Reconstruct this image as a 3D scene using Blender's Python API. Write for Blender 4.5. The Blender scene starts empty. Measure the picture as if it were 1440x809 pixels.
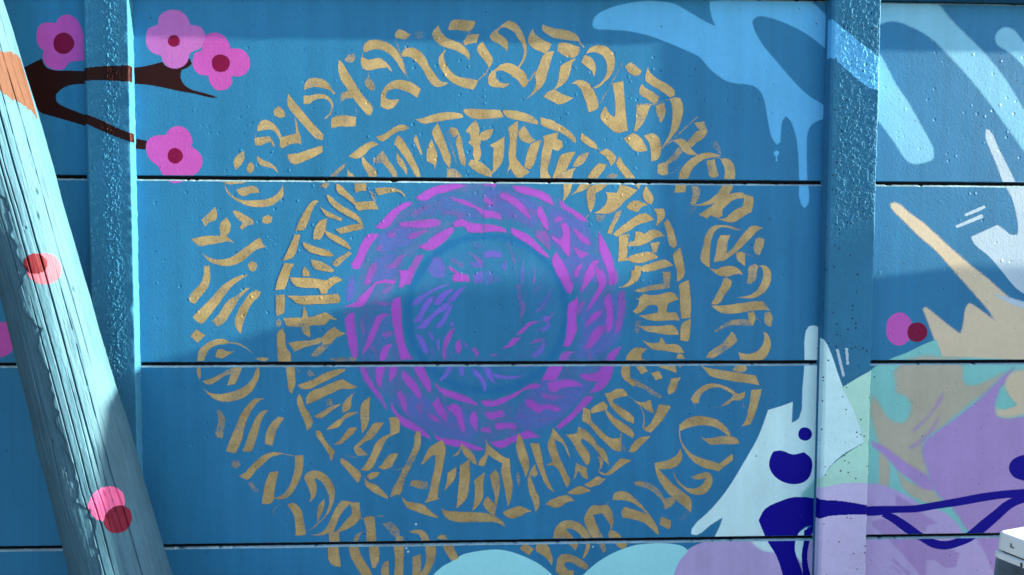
import bpy, math, random
import numpy as np
from mathutils import Matrix, Vector
from mathutils.geometry import tessellate_polygon

scene = bpy.context.scene
rad = math.radians
# ------------------------------------------------------------------ camera
cam_data = bpy.data.cameras.new('camera')
cam = bpy.data.objects.new('camera', cam_data)
scene.collection.objects.link(cam)
cam_data.sensor_width = 36.0
cam_data.lens = 1082.0 / 1440.0 * 36.0
cam_data.clip_start = 0.05
cam_data.clip_end = 500.0
yaw, pitch, roll = 0.0458, 0.0518, -0.0039
fwd = Vector((math.sin(yaw) * math.cos(pitch), math.cos(yaw) * math.cos(pitch), -math.sin(pitch)))
rgt = Vector((math.cos(yaw), -math.sin(yaw), 0))
dwn = fwd.cross(rgt)
r2 = rgt * math.cos(roll) + dwn * math.sin(roll)
d2 = dwn * math.cos(roll) - rgt * math.sin(roll)
M = Matrix((r2, -d2, -fwd)).transposed().to_4x4()
M.translation = Vector((0, -2.1006, 1.3129))
cam.matrix_world = M
scene.camera = cam

# ------------------------------------------------------------------ sky, sun, exposure
SUN_AZ, SUN_EL = 85.7, 15.0          # from the wall's normal towards +x; above the horizon
sun_dir = Vector((math.sin(rad(SUN_AZ)) * math.cos(rad(SUN_EL)),
                  -math.cos(rad(SUN_AZ)) * math.cos(rad(SUN_EL)), math.sin(rad(SUN_EL))))
world = bpy.data.worlds.new('World'); scene.world = world; world.use_nodes = True
wn = world.node_tree.nodes; wl = world.node_tree.links
bg = wn['Background']
sky = wn.new('ShaderNodeTexSky'); sky.sky_type = 'NISHITA'; sky.sun_disc = False
sky.sun_elevation = rad(SUN_EL); sky.sun_rotation = math.atan2(sun_dir.x, sun_dir.y)
sky.air_density = 1.0; sky.dust_density = 1.0; sky.ozone_density = 1.0
wl.new(sky.outputs[0], bg.inputs[0]); bg.inputs[1].default_value = 0.085
sd = bpy.data.lights.new('sun', 'SUN'); sd.energy = 5.0; sd.angle = rad(0.5); sd.color = (1.0, 0.87, 0.60)
sun = bpy.data.objects.new('sun', sd); scene.collection.objects.link(sun)
sun.rotation_euler = sun_dir.to_track_quat('Z', 'Y').to_euler(); sun.location = (6, -2, 5)
scene.view_settings.view_transform = 'Standard'; scene.view_settings.look = 'None'
scene.view_settings.exposure = 2.5; scene.view_settings.gamma = 1.0
scene.view_settings.use_curve_mapping = False
scene.cycles.transparent_max_bounces = 24

# ------------------------------------------------------------------ helpers
col = scene.collection
def tag(o, label=None, cat=None, group=None, kind=None):
    for k, v in (('label', label), ('category', cat), ('group', group), ('kind', kind)):
        if v: o[k] = v
    return o
def empty(name, loc=(0, 0, 0)):
    o = bpy.data.objects.new(name, None); col.objects.link(o); o.location = loc; o.empty_display_size = .1
    return o
def mesh_obj(name, verts, faces, mat, parent=None, smooth=False, cov=None):
    me = bpy.data.meshes.new(name); me.from_pydata([tuple(v) for v in verts], [], faces)
    if cov is not None:
        at = me.attributes.new('cov', 'FLOAT', 'POINT'); at.data.foreach_set('value', np.asarray(cov, np.float32))
    if smooth: me.polygons.foreach_set('use_smooth', [True] * len(me.polygons))
    me.materials.append(mat); me.update()
    o = bpy.data.objects.new(name, me); col.objects.link(o)
    if parent: o.parent = parent
    return o
def grid_obj(name, V, faces, mat, parent=None, validate=True, smooth=True):
    me = bpy.data.meshes.new(name)
    V = np.ascontiguousarray(V, np.float32); F = np.ascontiguousarray(faces, np.int32)
    me.vertices.add(len(V)); me.vertices.foreach_set('co', V.ravel())
    me.loops.add(F.size); me.loops.foreach_set('vertex_index', F.ravel())
    me.polygons.add(len(F)); me.polygons.foreach_set('loop_start', np.arange(0, F.size, 4, dtype=np.int32))
    me.polygons.foreach_set('loop_total', np.full(len(F), 4, np.int32))
    me.polygons.foreach_set('use_smooth', np.full(len(F), smooth))
    me.materials.append(mat); me.update(calc_edges=True)
    if validate: me.validate()
    o = bpy.data.objects.new(name, me); col.objects.link(o)
    if parent: o.parent = parent
    return o
def lathe(name, prof, mat, parent, n=48, smooth=True):
    vs, fs = [], []
    for r, z in prof:
        for k in range(n):
            a = 2 * math.pi * k / n; vs.append((r * math.cos(a), r * math.sin(a), z))
    for i in range(len(prof) - 1):
        for k in range(n):
            k2 = (k + 1) % n
            fs.append((i * n + k, i * n + k2, (i + 1) * n + k2, (i + 1) * n + k))
    fs.append(tuple(range(n))[::-1]); fs.append(tuple((len(prof) - 1) * n + k for k in range(n)))
    o = mesh_obj(name, vs, fs, mat, parent, False)
    if smooth:
        for p in o.data.polygons: p.use_smooth = len(p.vertices) == 4
        o.data.set_sharp_from_angle(angle=rad(35))
    return o
def box(name, a, b, mat, parent=None, bev=0.0):
    import bmesh
    bm = bmesh.new(); bmesh.ops.create_cube(bm, size=1)
    for v in bm.verts: v.co = Vector([(a[i] + b[i]) / 2 + v.co[i] * (b[i] - a[i]) for i in range(3)])
    if bev: bmesh.ops.bevel(bm, geom=bm.edges[:], offset=bev, segments=2, affect='EDGES')
    me = bpy.data.meshes.new(name); bm.to_mesh(me); bm.free(); me.materials.append(mat)
    o = bpy.data.objects.new(name, me); col.objects.link(o)
    if parent: o.parent = parent
    return o

rng = np.random.default_rng(7)
def vnoise(shape, cells, seed):
    """smooth value noise on a grid: cells = (rows, cols) of the random lattice"""
    g = np.random.default_rng(seed).standard_normal((cells[0] + 3, cells[1] + 3))
    y = np.linspace(0, cells[0], shape[0]); x = np.linspace(0, cells[1], shape[1])
    iy = np.minimum(y.astype(int), cells[0]); ix = np.minimum(x.astype(int), cells[1])
    fy = (y - iy)[:, None]; fx = (x - ix)[None, :]
    fy = fy * fy * (3 - 2 * fy); fx = fx * fx * (3 - 2 * fx)
    a = g[np.ix_(iy, ix)]; b = g[np.ix_(iy, ix + 1)]; c = g[np.ix_(iy + 1, ix)]; d = g[np.ix_(iy + 1, ix + 1)]
    return (a * (1 - fx) + b * fx) * (1 - fy) + (c * (1 - fx) + d * fx) * fy

def vnoise_z(shape, z, cells, seed):
    big = vnoise((2200, shape[1]), cells, seed); t = (z - z[0]) / (z[-1] - z[0]) * 2199
    i = np.minimum(t.astype(int), 2198); f = (t - i)[:, None]
    return big[i] * (1 - f) + big[i + 1] * f

# ------------------------------------------------------------------ materials
def new_mat(name):
    m = bpy.data.materials.new(name); m.use_nodes = True
    nt = m.node_tree; b = nt.nodes['Principled BSDF']
    return m, nt, b
def node(nt, t, **kw):
    n = nt.nodes.new(t)
    for k, v in kw.items():
        if k.startswith('i_'):
            n.inputs[int(k[2:]) if k[2:].isdigit() else k[2:]].default_value = v
        else: setattr(n, k, v)
    return n
def noise(nt, vec, scale, detail=2.0, rough=.5):
    n = node(nt, 'ShaderNodeTexNoise'); n.inputs['Scale'].default_value = scale
    n.inputs['Detail'].default_value = detail; n.inputs['Roughness'].default_value = rough
    nt.links.new(vec, n.inputs['Vector']); return n.outputs['Fac']
def maprange(nt, v, a, b, c=0.0, d=1.0):
    n = node(nt, 'ShaderNodeMapRange'); n.inputs[1].default_value = a; n.inputs[2].default_value = b
    n.inputs[3].default_value = c; n.inputs[4].default_value = d
    nt.links.new(v, n.inputs[0]); return n.outputs[0]
def math_(nt, op, a, b=None, clamp=False):
    n = node(nt, 'ShaderNodeMath', operation=op, use_clamp=clamp)
    for i, v in enumerate((a, b)):
        if v is None: continue
        if isinstance(v, (int, float)): n.inputs[i].default_value = v
        else: nt.links.new(v, n.inputs[i])
    return n.outputs[0]
def mixcol(nt, fac, c1, c2):
    n = node(nt, 'ShaderNodeMix', data_type='RGBA')
    for s, v in ((n.inputs['Factor'], fac), (n.inputs[6], c1), (n.inputs[7], c2)):
        if isinstance(v, (int, float)): s.default_value = v
        elif isinstance(v, tuple): s.default_value = (*v, 1)
        else: nt.links.new(v, s)
    return n.outputs[2]
def wall_relief(nt, b, strength=1.0):
    """cast concrete under many coats of paint: orange peel, sparse blisters, pits"""
    pos = node(nt, 'ShaderNodeNewGeometry').outputs['Position']
    fine = noise(nt, pos, 170, 3, .55)
    wav = noise(nt, pos, 9, 2, .5)
    v = node(nt, 'ShaderNodeTexVoronoi'); v.inputs['Scale'].default_value = 48; nt.links.new(pos, v.inputs['Vector'])
    bl = maprange(nt, v.outputs['Distance'], 0.02, 0.24, 1.0, 0.0)
    rnd = node(nt, 'ShaderNodeSeparateColor'); nt.links.new(v.outputs['Color'], rnd.inputs[0])
    keep = maprange(nt, rnd.outputs[0], 0.70, 0.74)
    patch = maprange(nt, noise(nt, pos, 3.1, 1, .5), .38, .58)
    bl = math_(nt, 'MULTIPLY', math_(nt, 'MULTIPLY', bl, keep), patch)
    sgn = maprange(nt, rnd.outputs[1], .45, .55, -1, 1)
    bl = math_(nt, 'MULTIPLY', bl, sgn)
    h = math_(nt, 'ADD', math_(nt, 'MULTIPLY', fine, .00042 * strength), math_(nt, 'MULTIPLY', bl, 0.0015 * strength))
    h = math_(nt, 'ADD', h, math_(nt, 'MULTIPLY', wav, .0007))
    bp = node(nt, 'ShaderNodeBump'); bp.inputs['Strength'].default_value = 1.0; bp.inputs['Distance'].default_value = 1.0
    nt.links.new(h, bp.inputs['Height']); nt.links.new(bp.outputs[0], b.inputs['Normal'])
    return pos
def paint(name, c, var=.12, grain=60, broad=5, rough=.5, metallic=0.0, coverage=True, dry=.35, strength=1.0, spec=.12):
    m, nt, b = new_mat(name)
    pos = wall_relief(nt, b, strength)
    n1 = noise(nt, pos, broad, 3, .6); n2 = noise(nt, pos, grain, 2, .6)
    f = math_(nt, 'ADD', math_(nt, 'MULTIPLY', n1, .65), math_(nt, 'MULTIPLY', n2, .35))
    f = maprange(nt, f, .3, .7)
    lo = tuple(max(0, x * (1 - var)) for x in c); hi = tuple(min(1, x * (1 + var)) for x in c)
    cc = mixcol(nt, f, lo, hi)
    nt.links.new(cc, b.inputs['Base Color'])
    b.inputs['Roughness'].default_value = rough; b.inputs['Metallic'].default_value = metallic
    b.inputs['Specular IOR Level'].default_value = spec
    if coverage:
        at = node(nt, 'ShaderNodeAttribute', attribute_name='cov')
        sp = maprange(nt, noise(nt, pos, 1100, 1, .5), .28, .72); n3 = noise(nt, pos, 24, 2, .5); n4 = noise(nt, pos, 210, 2, .6)
        thr = math_(nt, 'ADD', math_(nt, 'MULTIPLY', sp, .92), .04)
        blot = math_(nt, 'ADD', math_(nt, 'MULTIPLY', maprange(nt, n3, .45, .75), dry), math_(nt, 'MULTIPLY', maprange(nt, n4, .42, .78), dry))
        a = math_(nt, 'SUBTRACT', at.outputs['Fac'], blot)
        a = math_(nt, 'ADD', math_(nt, 'MULTIPLY', math_(nt, 'SUBTRACT', a, thr), 9.0), .5, clamp=True)
        nt.links.new(a, b.inputs['Alpha'])
    return m
COL = dict(blue=(.022, .170, .368), lightblue=(.095, .40, .76), paleblue=(.38, .52, .67), cream=(.55, .485, .385),
           magenta_dot=(.44, .09, .44), darkred=(.16, .002, .045), mint=(.19, .52, .55), khaki=(.40, .395, .345),
           violetbg=(.35, .25, .58), lilac=(.41, .35, .67), lightblue_lit=(.17, .46, .70), deepblue=(.010, .135, .42), navy=(.002, .0006, .25), icewhite=(.52, .78, .88),  # the right panel's sunlit stripes get a paler copy of lightblue
           bubblemint=(.29, .69, .80), brown=(.018, .003, .003), pink=(.42, .08, .42), palepink=(.40, .13, .47))
MAT = {k: paint('paint_' + k, v, dry=.10, var=.08) for k, v in COL.items() if k != 'blue'}
FILM = {k: paint('film_' + k, v, coverage=False, var=.10, strength=1.2) for k, v in COL.items()}
GOLD = paint('paint_gold', (.38, .285, .135), var=.42, grain=170, broad=17, rough=.45, metallic=.25, dry=.40, spec=.3)
MAG = paint('paint_magenta', (.34, .078, .54), var=.14, dry=.16)
VIO = paint('paint_violet', (.15, .12, .60), var=.14, dry=.06)
PANEL = paint('panel_blue', COL['blue'], var=.07, rough=.5, coverage=False)
def weather(m, streak=.16, pits=True):
    nt = m.node_tree; b = nt.nodes['Principled BSDF']
    pos = node(nt, 'ShaderNodeNewGeometry').outputs['Position']
    mp = node(nt, 'ShaderNodeMapping'); mp.inputs['Scale'].default_value = (22, 22, 1.1); nt.links.new(pos, mp.inputs[0])
    st = maprange(nt, noise(nt, mp.outputs[0], 1.0, 4, .62), .34, .66, 1 - streak, 1 + streak * .6)
    pa = maprange(nt, noise(nt, pos, 1.7, 4, .62), .32, .68, 1 - streak, 1 + streak * .6)
    f = math_(nt, 'MULTIPLY', st, pa)
    src = b.inputs['Base Color'].links[0].from_socket
    vm = node(nt, 'ShaderNodeVectorMath', operation='SCALE'); nt.links.new(src, vm.inputs[0]); nt.links.new(f, vm.inputs['Scale'])
    out = vm.outputs[0]
    if pits:
        v = node(nt, 'ShaderNodeTexVoronoi'); v.inputs['Scale'].default_value = 42; nt.links.new(pos, v.inputs['Vector'])
        sc = node(nt, 'ShaderNodeSeparateColor'); nt.links.new(v.outputs['Color'], sc.inputs[0])
        dot = math_(nt, 'MULTIPLY', maprange(nt, v.outputs['Distance'], .05, .12, 1, 0), maprange(nt, sc.outputs[0], .90, .92))
        out = mixcol(nt, dot, out, (.006, .03, .07))
    nt.links.new(out, b.inputs['Base Color']); return m
weather(PANEL, .09)
for k_ in ('mint', 'lilac', 'violetbg', 'icewhite', 'lightblue', 'lightblue_lit', 'khaki', 'pink', 'palepink'): weather(MAT[k_], .06)
POST = paint('post_blue', (.030, .155, .30), var=.10, rough=.55, coverage=False, strength=1.0, spec=.04)

def specked(name, c):
    m = paint(name, c, var=.10, rough=.55, coverage=False, strength=1.0, spec=.04)
    nt = m.node_tree; b = nt.nodes['Principled BSDF']
    pos = node(nt, 'ShaderNodeNewGeometry').outputs['Position']
    v = node(nt, 'ShaderNodeTexVoronoi'); v.inputs['Scale'].default_value = 95; nt.links.new(pos, v.inputs['Vector'])
    s = node(nt, 'ShaderNodeSeparateColor'); nt.links.new(v.outputs['Color'], s.inputs[0])
    dot = maprange(nt, v.outputs['Distance'], .16, .30, 1, 0)
    dot = math_(nt, 'MULTIPLY', dot, maprange(nt, s.outputs[0], .84, .86))
    src = b.inputs['Base Color'].links[0].from_socket
    nt.links.new(mixcol(nt, dot, src, (.012, .022, .05)), b.inputs['Base Color'])
    return m
SPECK = {k: specked('speck_' + k, COL[k]) for k in ('icewhite', 'mint', 'lilac', 'lightblue')}
SPECK['mint'] = specked('speck_palemint', (.40, .70, .64)); SPECK['lilac'] = specked('speck_palelilac', (.54, .50, .80))
POST2 = specked('post_blue_pitted', (.030, .155, .30))

def wood_mat(name, c, paintvar=.16):
    m, nt, b = new_mat(name)
    tc = node(nt, 'ShaderNodeTexCoord').outputs['Object']
    mp = node(nt, 'ShaderNodeMapping'); mp.inputs['Scale'].default_value = (60, 60, 3.0); nt.links.new(tc, mp.inputs[0])
    g = noise(nt, mp.outputs[0], 2.2, 5, .65); g2 = noise(nt, tc, 9, 3, .6)
    f = maprange(nt, math_(nt, 'ADD', math_(nt, 'MULTIPLY', g, .6), math_(nt, 'MULTIPLY', g2, .4)), .32, .66)
    lo = tuple(x * (1 - paintvar * 1.6) for x in c); hi = tuple(min(1, x * (1 + paintvar)) for x in c)
    cc = mixcol(nt, f, lo, hi)
    wear = maprange(nt, g, .66, .74)
    cc = mixcol(nt, math_(nt, 'MULTIPLY', wear, .18), cc, (.10, .10, .09))
    nt.links.new(cc, b.inputs['Base Color']); b.inputs['Roughness'].default_value = .7
    b.inputs['Specular IOR Level'].default_value = .25
    bp = node(nt, 'ShaderNodeBump'); bp.inputs['Strength'].default_value = .8; bp.inputs['Distance'].default_value = .0015
    nt.links.new(g, bp.inputs['Height']); nt.links.new(bp.outputs[0], b.inputs['Normal'])
    return m
WOOD = wood_mat('weathered_blue_wood', (.036, .114, .186))
W_BROWN = wood_mat('wood_brown_paint', (.070, .031, .020)); W_PINK_SUN = wood_mat('wood_pink_sunlit', (.22, .065, .115), .1)  # pink tone darkened for the dot in full sun
W_PINK_SHADE = wood_mat('wood_pink_shaded', (.60, .11, .30), .1)  # same pink paint, brightened for the dot in shade
W_RED = wood_mat('wood_red_paint', (.075, .002, .010), .1); W_DARKRED = wood_mat('wood_darkred_paint', (.12, .0015, .022), .1)

WORN = paint('worn_panel_edge', (.20, .33, .42), var=.5, grain=140, coverage=False)
JOINT_DARK, _nt, _b = new_mat('joint_dark'); _b.inputs['Base Color'].default_value = (.006, .006, .007, 1); _b.inputs['Roughness'].default_value = .95; _b.inputs['Specular IOR Level'].default_value = .05  # near-black filler strip that makes the panel seams read black

OUTER_LETTERS = [
 [(0.85,[-541.5,1677.6,-529.2,1688.2,-517.2,1679.6,-510.4,1660.6,-522.7,1656.2,-536.5,1660.3,-543.3,1668.9]),
  (1,[-502.8,1721.5,-496,1711.2,-473.7,1685.4,-442.7,1647.4,-409.8,1612.8,-413.5,1597,-432.6,1603.8,-456.8,1629.8,-484.4,1660.9,-501.5,1681.6,-506.5,1698.9]),
  (0.95,[-525,1604.6,-505.8,1610,-484.8,1615.5,-474.4,1612.1,-467.7,1585.9,-481.6,1589.3,-502.6,1585.6,-520.1,1574.9,-525.3,1580.1]),
  (0.9,[-487.8,1660.8,-481,1646.9,-477.8,1626,-469.3,1598.2,-472.9,1591.1,-483.1,1615.5,-484.6,1639.9]),
  (0.95,[-507.4,1559.8,-481.2,1563.5,-453.1,1572.5,-414.6,1585.2,-413,1567.7,-432.3,1555.2,-460.4,1542.7,-488.5,1533.6,-500.6,1540.5])],
 [(0.95,[-584.7,1634,-574.1,1648.1,-560.2,1651,-542.9,1641.5,-529.2,1624.2,-522.5,1603.3,-526.1,1596.3,-532.9,1610.2,-546.6,1624,-564,1623.8,-584.9,1620.1]),
  (0.5,[-587.6,1623.6,-584.8,1623.6,-590.3,1602.6,-593.8,1602.6]),
  (0.85,[-593.8,1602.6,-574.6,1605.6,-553.8,1608.2,-543.5,1592.6,-540.2,1578.7,-544.4,1580.4,-548.7,1592.6,-564.4,1588.9,-578.4,1581.8,-592.3,1583.4])],
 [(0.9,[-459.1,1748.1,-448.6,1760.4,-431.1,1764.2,-410.3,1759.2,-396.4,1749,-386.1,1731.7,-377.5,1723.1,-382.7,1719.6,-393.1,1729.9,-414,1736.6,-438.3,1738,-461,1730.1]),
  (0.95,[-462.9,1716.8,-445.5,1717,-428.1,1720.7,-407.2,1719.3,-393.3,1710.7,-384.7,1693.4,-390.1,1668.9,-404.2,1654.8,-408.4,1656.5,-393.6,1672.4,-390.6,1693.4,-400.3,1705.4,-417.7,1708.7,-435.2,1703.3,-445.7,1694.4,-463.1,1693.2])],
 [(1,[-368.1,1811.9,-357.7,1801.6,-343.9,1777.5,-323.1,1746.5,-305.8,1718.8,-279.7,1687.7,-279.8,1677.2,-285.1,1664.9,-295.6,1668.3,-309.5,1683.9,-326.9,1704.6,-347.7,1735.7,-364.9,1763.3,-371,1787.6]),
  (0.85,[-363.5,1723.3,-344.2,1730.5,-323.3,1725.6,-330.4,1711.5,-351.4,1707.8,-361.9,1700.7]),
  (0.95,[-390.2,1656.7,-372.7,1663.9,-351.7,1665.9,-323.7,1661,-325.6,1636.4,-344.9,1634.5,-369.4,1634.2,-390.4,1630.5]),
  (0.5,[-368.9,1787.6,-368,1725,-361.8,1718.1,-363.7,1693.7,-355.9,1662.3,-360.5,1662.3,-367.2,1693.6,-368.1,1718,-371.2,1766.7]),
  (0.4,[-332.1,1708,-321.8,1680.2,-321.9,1662.7,-325.4,1662.7,-325.3,1680.2]),
  (0.6,[-354.1,1812.1,-340.1,1827.9,-326.1,1828.1,-324.4,1816,-333.2,1805.5,-347.2,1805.3])],
 [(1,[-310.5,1816.2,-305.2,1819.8,-291.3,1813,-263.2,1818.7,-249.3,1811.9,-235.3,1798.2,-226.6,1782.7,-231.9,1784.3,-238.8,1792.9,-259.9,1790.9,-284.4,1785.3,-301.9,1786.8,-308.8,1795.4]),
  (0.7,[-306.9,1830.2,-303.4,1832,-304.5,1812.8,-308.7,1812.8]),
  (0.7,[-300.3,1757.3,-293.3,1766.1,-284.5,1762.7,-272.4,1740.2,-274.2,1731.5,-284.7,1731.3,-298.7,1745.1]),
  (0.6,[-291.4,1783.5,-288,1766.1,-293.3,1764.3]),
  (1,[-305.1,1839.1,-301.8,1851.6,-289.2,1863.1,-267.2,1865.9,-238.9,1858.9,-210.6,1834.3,-198.1,1806.3,-187.4,1765.7,-204.4,1790.5,-223.3,1818.5,-248.4,1836.9,-279.9,1839.5,-298.8,1831.7]),
  (1,[-258.5,1701.8,-255.3,1727,-236.2,1752.4,-210.9,1760.9,-179.2,1756.3,-150.7,1737.8,-160.3,1714.4,-185.6,1727.9,-217.3,1737,-239.4,1730.4,-245.8,1714.6,-236.4,1708.4,-207.9,1710,-220.6,1689.7,-239.7,1681.9,-258.6,1689.2])],
 [(0.85,[-220.6,1881.7,-208.3,1895.8,-192.5,1889.1,-178.5,1882.4,-183.8,1871.9,-196.1,1866.5,-210.1,1869.8,-218.9,1871.4]),
  (0.6,[-221.3,1871.3,-217.1,1869.7,-206.7,1838.6,-191.1,1793.5,-182.4,1764,-186.6,1762.9,-196.3,1793.5,-210.2,1838.5]),
  (0.6,[-178.5,1882.4,-174.3,1882.5,-190.9,1845.8,-203.3,1823,-207.5,1824.6,-194.4,1847.4]),
  (1,[-203.2,1826.4,-192.7,1844,-175.1,1847.7,-157.5,1841.1,-140,1823.9,-127.7,1797.9,-115.4,1780.7,-97.8,1759.9,-76.6,1755,-90.7,1746,-108.4,1743,-119,1747.4,-133.1,1766.4,-147.1,1790.7,-164.6,1811.4,-185.7,1823.2,-198,1822]),
  (0.35,[-168,1884.3,-157.4,1891.5,-145.1,1888.2,-143.4,1874.3,-154,1867.2,-166.2,1872.2])],
 [(0.95,[-78.3,1894.5,-73,1913.7,-58.9,1923.3,-37.8,1921.9,-6,1920.1,-6,1911.4,-18.3,1893.8,-30.7,1891.8,-51.9,1894.9]),
  (0.7,[-20.1,1893.7,-15.9,1893.1,-33.5,1862.2,-39.5,1862.1]),
  (0.95,[-37.7,1856.9,-30.7,1874.4,-20.1,1883.3,6.4,1885.4,-2.4,1862.6,-20.1,1858.9,-30.7,1853.5]),
  (0.95,[-97.6,1913.3,-102.9,1904.5,-94.2,1885.5,-73,1870.2,-48.3,1861.9,-30.7,1848.2,-20,1831,-20.7,1813.5,-30.6,1825.6,-48.3,1835.8,-69.5,1844.2,-90.7,1850.8,-110,1862.7,-120.6,1878.2,-117,1892.1,-106.4,1904.5]),
  (0.3,[-76.5,1892.8,-78.3,1875.4,-73,1872,-74.1,1892.8]),
  (0.5,[-21.8,1817,-16.5,1803.1,-18.2,1787.3,-21.8,1789]),
  (1,[-83.6,1843.9,-88.9,1826.4,-83.6,1805.6,-69.5,1784.8,-48.3,1771.1,-23.5,1768,1.3,1763,-0.5,1752.5,-11.1,1737.3,-27,1739.9,-48.3,1746.6,-73.1,1760.3,-90.7,1781,-101.3,1801.8,-103,1819.2,-94.2,1833.3]),
  (1,[15.3,1865.7,22.4,1852.6,33.1,1835.3,42,1821.4,40.2,1807.4,31.4,1795,26,1807.2,8.3,1827.9,-0.6,1841.7,2.9,1855.8]),
  (0.6,[34.2,1798.5,29.6,1786.2,3.1,1758.5,-0.5,1754.2,-2.2,1759.5,26.1,1789.7])],
 [(0.95,[33,1878.9,41.8,1893,54.2,1900.2,57.7,1888,72,1879.5,82.7,1864,81,1837.7,75.6,1846.4,57.8,1860.1,40.1,1868.6]),
  (0.95,[54.2,1900.2,68.3,1912.6,86,1923.4,103.7,1916.7,107.4,1883.6,93.2,1895.6,75.4,1904,61.3,1900.3,56,1893.2]),
  (1,[29.7,1761.7,33.2,1779.3,47.4,1791.7,50.9,1786.5,51,1772.5,61.7,1758.6,88.4,1755.4,76,1744.7,58.2,1743.8,40.4,1746,31.5,1752.9]),
  (1,[47.4,1791.7,61.5,1804.2,82.9,1809.8,104.2,1803.1,132.5,1778.9,132.6,1747.2,122.3,1748.9,107.9,1766.2,86.5,1780,65.1,1790.2,52.7,1786.5]),
  (0.95,[103.4,1915.3,107.7,1911.9,122,1891.2,131,1866.9,134.7,1845.9,127.7,1817.8,113.5,1796.5,108.2,1796.5,120.6,1817.7,125.8,1842.3,118.6,1863.2,107.9,1877,103.6,1883.9]),
  (1,[93.9,1806.8,115.4,1789.6,138.6,1765.3,135.1,1751.2,124.5,1744,108.3,1764.9,94.1,1774.2])],
 [(0.95,[150.4,1903.9,154,1890,171.9,1876.3,200.5,1862.7,193.5,1846.8,182.8,1836.2,165,1842.9,147.1,1853.1,137.1,1865.2,139.8,1884.5]),
  (1,[207.8,1843.6,200.8,1822.4,192.1,1790.6,179.8,1755.3,158.5,1732.1,131.8,1712.4,147.7,1730.2,160.1,1758.5,156.4,1776.1,165.2,1800.8,175.8,1829,186.4,1839.7]),
  (0.6,[154.6,1790.1,160.6,1790.2,140.5,1760,135.1,1758.2])],
 [(0.85,[175.2,1914.8,189.5,1909.8,218.1,1903.3,246.7,1898.5,268.2,1888.3,279.1,1869.2,261.2,1870.7,236.2,1873.8,207.6,1878.6,186.1,1888.8,175.3,1899.1]),
  (0.7,[279.1,1867.5,291.8,1855.4,286.4,1853.5,272,1867.4]),
  (1,[218.4,1864.8,236.2,1866.8,275.7,1855.1,275.8,1841.1,261.6,1826.8,247.2,1826.6,229.3,1833.4,216.7,1843.7]),
  (1,[268.7,1826.9,258.1,1812.7,251.1,1788,244.1,1766.7,229.9,1752.4,212.1,1741.6,208.5,1743.3,217.3,1759.3,222.5,1791.1,225.9,1803.4,243.7,1816]),
  (1,[178.2,1720,190.6,1734.3,208.5,1741.6,226.5,1731.2,248.1,1722.7,260.6,1719.3,237.4,1704.9,219.5,1701.1,205.1,1708])],
 [(1,[281.4,1814.8,290.2,1834.3,304.6,1831,319.1,1813.6,321,1796,317.6,1776.6,308.5,1792.3,294,1804.4]),
  (1,[293.7,1837.8,307.9,1855.6,329.4,1861.2,354.6,1854.6,371,1832,373.1,1807.3,366.1,1786.1,344.8,1761,319.7,1744.8,314.3,1746.5,337.6,1762.7,349.9,1785.8,351.5,1807,344.1,1828,326,1840.1,308,1841.6]),
  (1,[253.2,1756.3,272.8,1767.1,290.8,1765.6,308.9,1750,323.5,1725.4,331,1693.6,316.7,1684.6,302.3,1680.9,294.9,1707.4,280.2,1742.5,265.7,1756.4])],
 [(0.5,[392.8,1818.2,396.4,1816.5,368.2,1761.4,341.6,1715,332.8,1700.7,330.2,1702.5,359.2,1754.2]),
  (0.95,[400.1,1806,418,1817.9,447.2,1794.3,440.1,1783.6,423.9,1781.6,407.5,1793.7]),
  (0.35,[447.2,1792.5,438.3,1780,416.7,1777.9,423.9,1780.5]),
  (1,[366.3,1759.3,397.4,1766.1,403.4,1690.9,410.6,1632.1,379.4,1626.6,353.2,1645.6,335.4,1665.8,338.5,1683.7,348.1,1697.9,360.7,1677.6,373.8,1668.2,375.3,1709.7])],
 [(1,[463.7,1805.6,468.3,1791.5,486.6,1775.8,515.8,1760.3,537.8,1742.8,538.1,1726.8,525.4,1723.1,508.9,1735.3,479.7,1752.7,457.7,1766.6,457.5,1782.5]),
  (1,[448.8,1759.4,458,1748.9,479.9,1736.7,496.4,1724.5,489.3,1710.2,480.3,1707.6,462,1718.8,441.9,1730.9,440,1741.5]),
  (0.6,[422.3,1705.8,473,1707.5,491.1,1710.2,523.6,1721.3,523.7,1717.8,494.8,1706.7,476.7,1701.9,426,1702.3]),
  (0.9,[433.2,1702.4,473.1,1702.9,464.3,1679.7,452,1651.1,432.3,1629.5,426.8,1633,432,1658]),
  (0.8,[485.8,1701.3,511.1,1710.5,513.4,1676.7,501,1653.4,491.6,1672.9]),
  (1,[523.7,1719.5,541.7,1725.1,554.5,1721.7,562.1,1702.2,560.7,1673.7,550.3,1641.5,532.5,1616.3,505.6,1583.8,503.7,1587.4,521.5,1616.2,530.2,1644.8,533.4,1676.9,531.2,1701.8]),
  (1,[454.2,1619,477.7,1627.1,492.4,1619.4,501.8,1598.1,503.9,1576.7,493.3,1555.1,476.9,1549.6,474.8,1576.4,469,1601.3]),
  (1,[399.1,1610.8,425,1627.1,444.8,1615.8,454.8,1601.7,466.2,1579.3,438.8,1575.2,415.7,1591.7])],
 [(0.55,[600.8,1674.2,604.5,1670.6,565,1634.5,536.3,1605.6,507.4,1582.1,503.8,1583.8,528.9,1609.1,561.3,1638]),
  (0.8,[592,1656.2,623,1660.1,625,1645.9,632.6,1633.4,619.8,1629.7,605,1640.3]),
  (0.9,[605.1,1634.9,630.7,1633.4,623.7,1617.2,602,1602.7,587.6,1588.2,572.8,1602.4,587.1,1618.6]),
  (1,[534.4,1607.4,558,1613,572.7,1606,584,1588.2,604.4,1568.7,580.6,1568.4,562.2,1579,551,1595]),
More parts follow.
